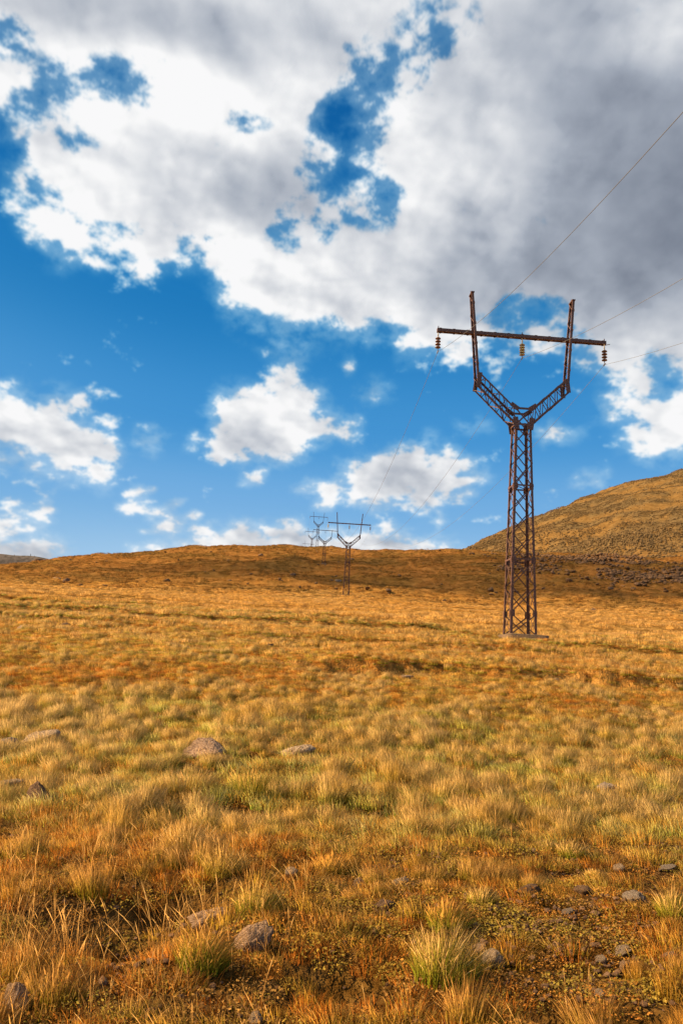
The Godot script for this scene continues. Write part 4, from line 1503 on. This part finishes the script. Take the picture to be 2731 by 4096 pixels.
func build_grass() -> void:
	var m := grass_material("meadow_grass")
	# bunch grass, green at the foot and straw at the tip
	var bunch := []
	for k in 5:
		bunch.append(grass_mesh(1000 + k, 380, 0.31, 0.13, 0.40, 0.0032, [GREEN, OLIVE, GREEN, GREEN, OLIVE][k], [PALE, STRAW, PALE, PALE, PALE][k], 0.3, 4))
	grow("bunch_grass", "pale bunch grass with green feet growing in tufts across the foreground", "grass", bunch, 21000, 3.2, 34.0, m,
		func(x: float, d: float) -> float:
			var belt := smoothstep(6.0, 9.0, d) * smoothstep(19.0, 14.0, d)
			var want := 0.16 + 0.70 * belt
			want += 1.5 * patch_noise.get_noise_2d(x * 2.2 + 9.0, d * 2.2)
			want -= bareness(x, d) * 1.1
			return 0.0 if rng.randf() > want else lerpf(0.4, 1.25, pow(rng.randf(), 1.7)) * lerpf(0.75, 0.95, belt),
		func(x: float, d: float) -> Color:
			var p := patch_noise.get_noise_2d(x * 1.1 + 200.0, d * 1.1)
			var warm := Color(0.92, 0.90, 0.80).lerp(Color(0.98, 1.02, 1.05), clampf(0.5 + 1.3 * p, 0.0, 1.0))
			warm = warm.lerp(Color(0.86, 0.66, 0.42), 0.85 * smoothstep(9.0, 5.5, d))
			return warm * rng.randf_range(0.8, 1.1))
	# short dry grass, orange to rust
	var short := []
	for k in 5:
		short.append(grass_mesh(1100 + k, 150, 0.12, 0.13, 0.6, 0.0038, [RUST, OLIVE, RUST, OLIVE, GREEN][k], [ORANGE, STRAW, ORANGE.lerp(STRAW, 0.5), STRAW, PALE][k], 0.0))
	grow("short_dry_grass", "short orange and rust coloured dry grass covering the ground between the tufts", "grass", short, 76000, 3.0, 42.0, m,
		func(x: float, d: float) -> float:
			var want := 0.62 + 0.6 * patch_noise.get_noise_2d(x * 1.7 + 90.0, d * 1.7) - bareness(x, d) * 0.25 + 0.3 * smoothstep(14.0, 20.0, d)
			return 0.0 if rng.randf() > want else rng.randf_range(0.55, 1.25) * (1.0 + 0.5 * smoothstep(7.0, 9.0, d) * smoothstep(18.0, 14.0, d)),
		func(x: float, d: float) -> Color:
			var p := patch_noise.get_noise_2d(x * 0.8 + 320.0, d * 0.8)
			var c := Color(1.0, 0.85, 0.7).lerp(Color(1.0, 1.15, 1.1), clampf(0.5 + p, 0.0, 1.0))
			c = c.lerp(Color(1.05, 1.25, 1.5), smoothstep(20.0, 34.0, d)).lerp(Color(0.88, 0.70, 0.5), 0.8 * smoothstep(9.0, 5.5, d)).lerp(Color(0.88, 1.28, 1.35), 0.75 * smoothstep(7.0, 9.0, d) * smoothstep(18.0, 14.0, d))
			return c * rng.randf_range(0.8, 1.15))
	# tall straw stalks with ears
	var stalk := []
	for k in 4:
		stalk.append(grass_mesh(1200 + k, 11, 0.52, 0.13, 0.62, 0.0028, ORANGE.lerp(STRAW, 0.4), STRAW.lerp(PALE, 0.5), 0.75, 7))
	grow("straw_stalks", "tall thin straw stalks with seed heads bending to the right, thickest on the left", "grass", stalk, 19000, 3.5, 28.0, m,
		func(x: float, d: float) -> float:
			var left := smoothstep(0.3, -1.2, x) * smoothstep(8.5, 5.5, d)
			var want := 0.30 + 0.70 * left + 0.6 * patch_noise.get_noise_2d(x * 1.2 + 500.0, d * 1.2) - bareness(x, d) * 0.22
			return 0.0 if rng.randf() > want else rng.randf_range(0.35, 0.75) + 0.3 * left,
		func(_x: float, _d: float) -> Color: return Color(1.0, 0.88, 0.75).lerp(Color(1.05, 1.05, 1.1), rng.randf()) * rng.randf_range(0.8, 1.1))
	# creeping plants
	var creep := []
	for k in 4:
		creep.append(creeper_mesh(1300 + k, 260, 0.17, 0.05, [SOIL, Color(0.17, 0.13, 0.025), SOIL, RUST * 0.5][k], [Color(0.36, 0.28, 0.05), Color(0.45, 0.30, 0.06), Color(0.44, 0.25, 0.07), Color(0.55, 0.28, 0.065)][k]))
	grow("creeping_plants", "low creeping plants and dead leaves carpeting the bare patches", "plants", creep, 15000, 3.0, 20.0, m,
		func(x: float, d: float) -> float:
			return 0.0 if rng.randf() > 0.3 + 0.7 * bareness(x, d) else rng.randf_range(0.5, 1.3),
		func(_x: float, _d: float) -> Color: return Color(1, 0.95, 0.9) * rng.randf_range(0.7, 1.3))
	# golden meadow further off
	var gold := []
	for k in 4:
		gold.append(grass_mesh(1400 + k, 130, 0.26, 0.45, 0.5, 0.012, Color(0.68, 0.37, 0.10), [STRAW, PALE, STRAW, PALE][k], 0.0))
	grow("golden_meadow", "golden dry meadow grass around the pylons", "grass", gold, 80000, 13.0, 150.0, m,
		func(x: float, d: float) -> float:
			var t := terrace_noise.get_noise_2d(x * 0.030, -d * 0.21)
			var want := 0.85 + 0.5 * patch_noise.get_noise_2d(x * 0.6, d * 0.6) - 0.9 * smoothstep(0.02, 0.06, t) * smoothstep(0.19, 0.12, t)
			return 0.0 if rng.randf() > want else rng.randf_range(0.55, 1.1) * lerpf(0.35, 1.0, smoothstep(13.0, 32.0, d)),
		func(x: float, d: float) -> Color:
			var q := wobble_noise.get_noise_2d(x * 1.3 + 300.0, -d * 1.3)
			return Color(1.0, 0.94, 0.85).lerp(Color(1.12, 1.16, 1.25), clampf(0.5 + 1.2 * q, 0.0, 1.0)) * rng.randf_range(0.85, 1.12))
	# thin brown grass of the upper slope
	var upper := []
	for k in 3:
		upper.append(grass_mesh(1500 + k, 80, 0.34, 0.6, 0.5, 0.04, Color(0.33, 0.175, 0.055), [Color(0.54, 0.28, 0.09), Color(0.46, 0.235, 0.075), Color(0.42, 0.26, 0.085)][k], 0.0))
	grow("slope_grass", "thin brown grass on the upper slope below the ridge", "grass", upper, 72000, 130.0, 345.0, m,
		func(x: float, d: float) -> float:
			if on_hill(x, -d) > 0.5:
				return 0.0
			return 0.0 if rng.randf() > 0.7 + 1.2 * patch_noise.get_noise_2d(x * 0.5 + 70.0, d * 0.5) else lerpf(0.35, 1.6, pow(rng.randf(), 2.0)),
		func(x: float, d: float) -> Color:
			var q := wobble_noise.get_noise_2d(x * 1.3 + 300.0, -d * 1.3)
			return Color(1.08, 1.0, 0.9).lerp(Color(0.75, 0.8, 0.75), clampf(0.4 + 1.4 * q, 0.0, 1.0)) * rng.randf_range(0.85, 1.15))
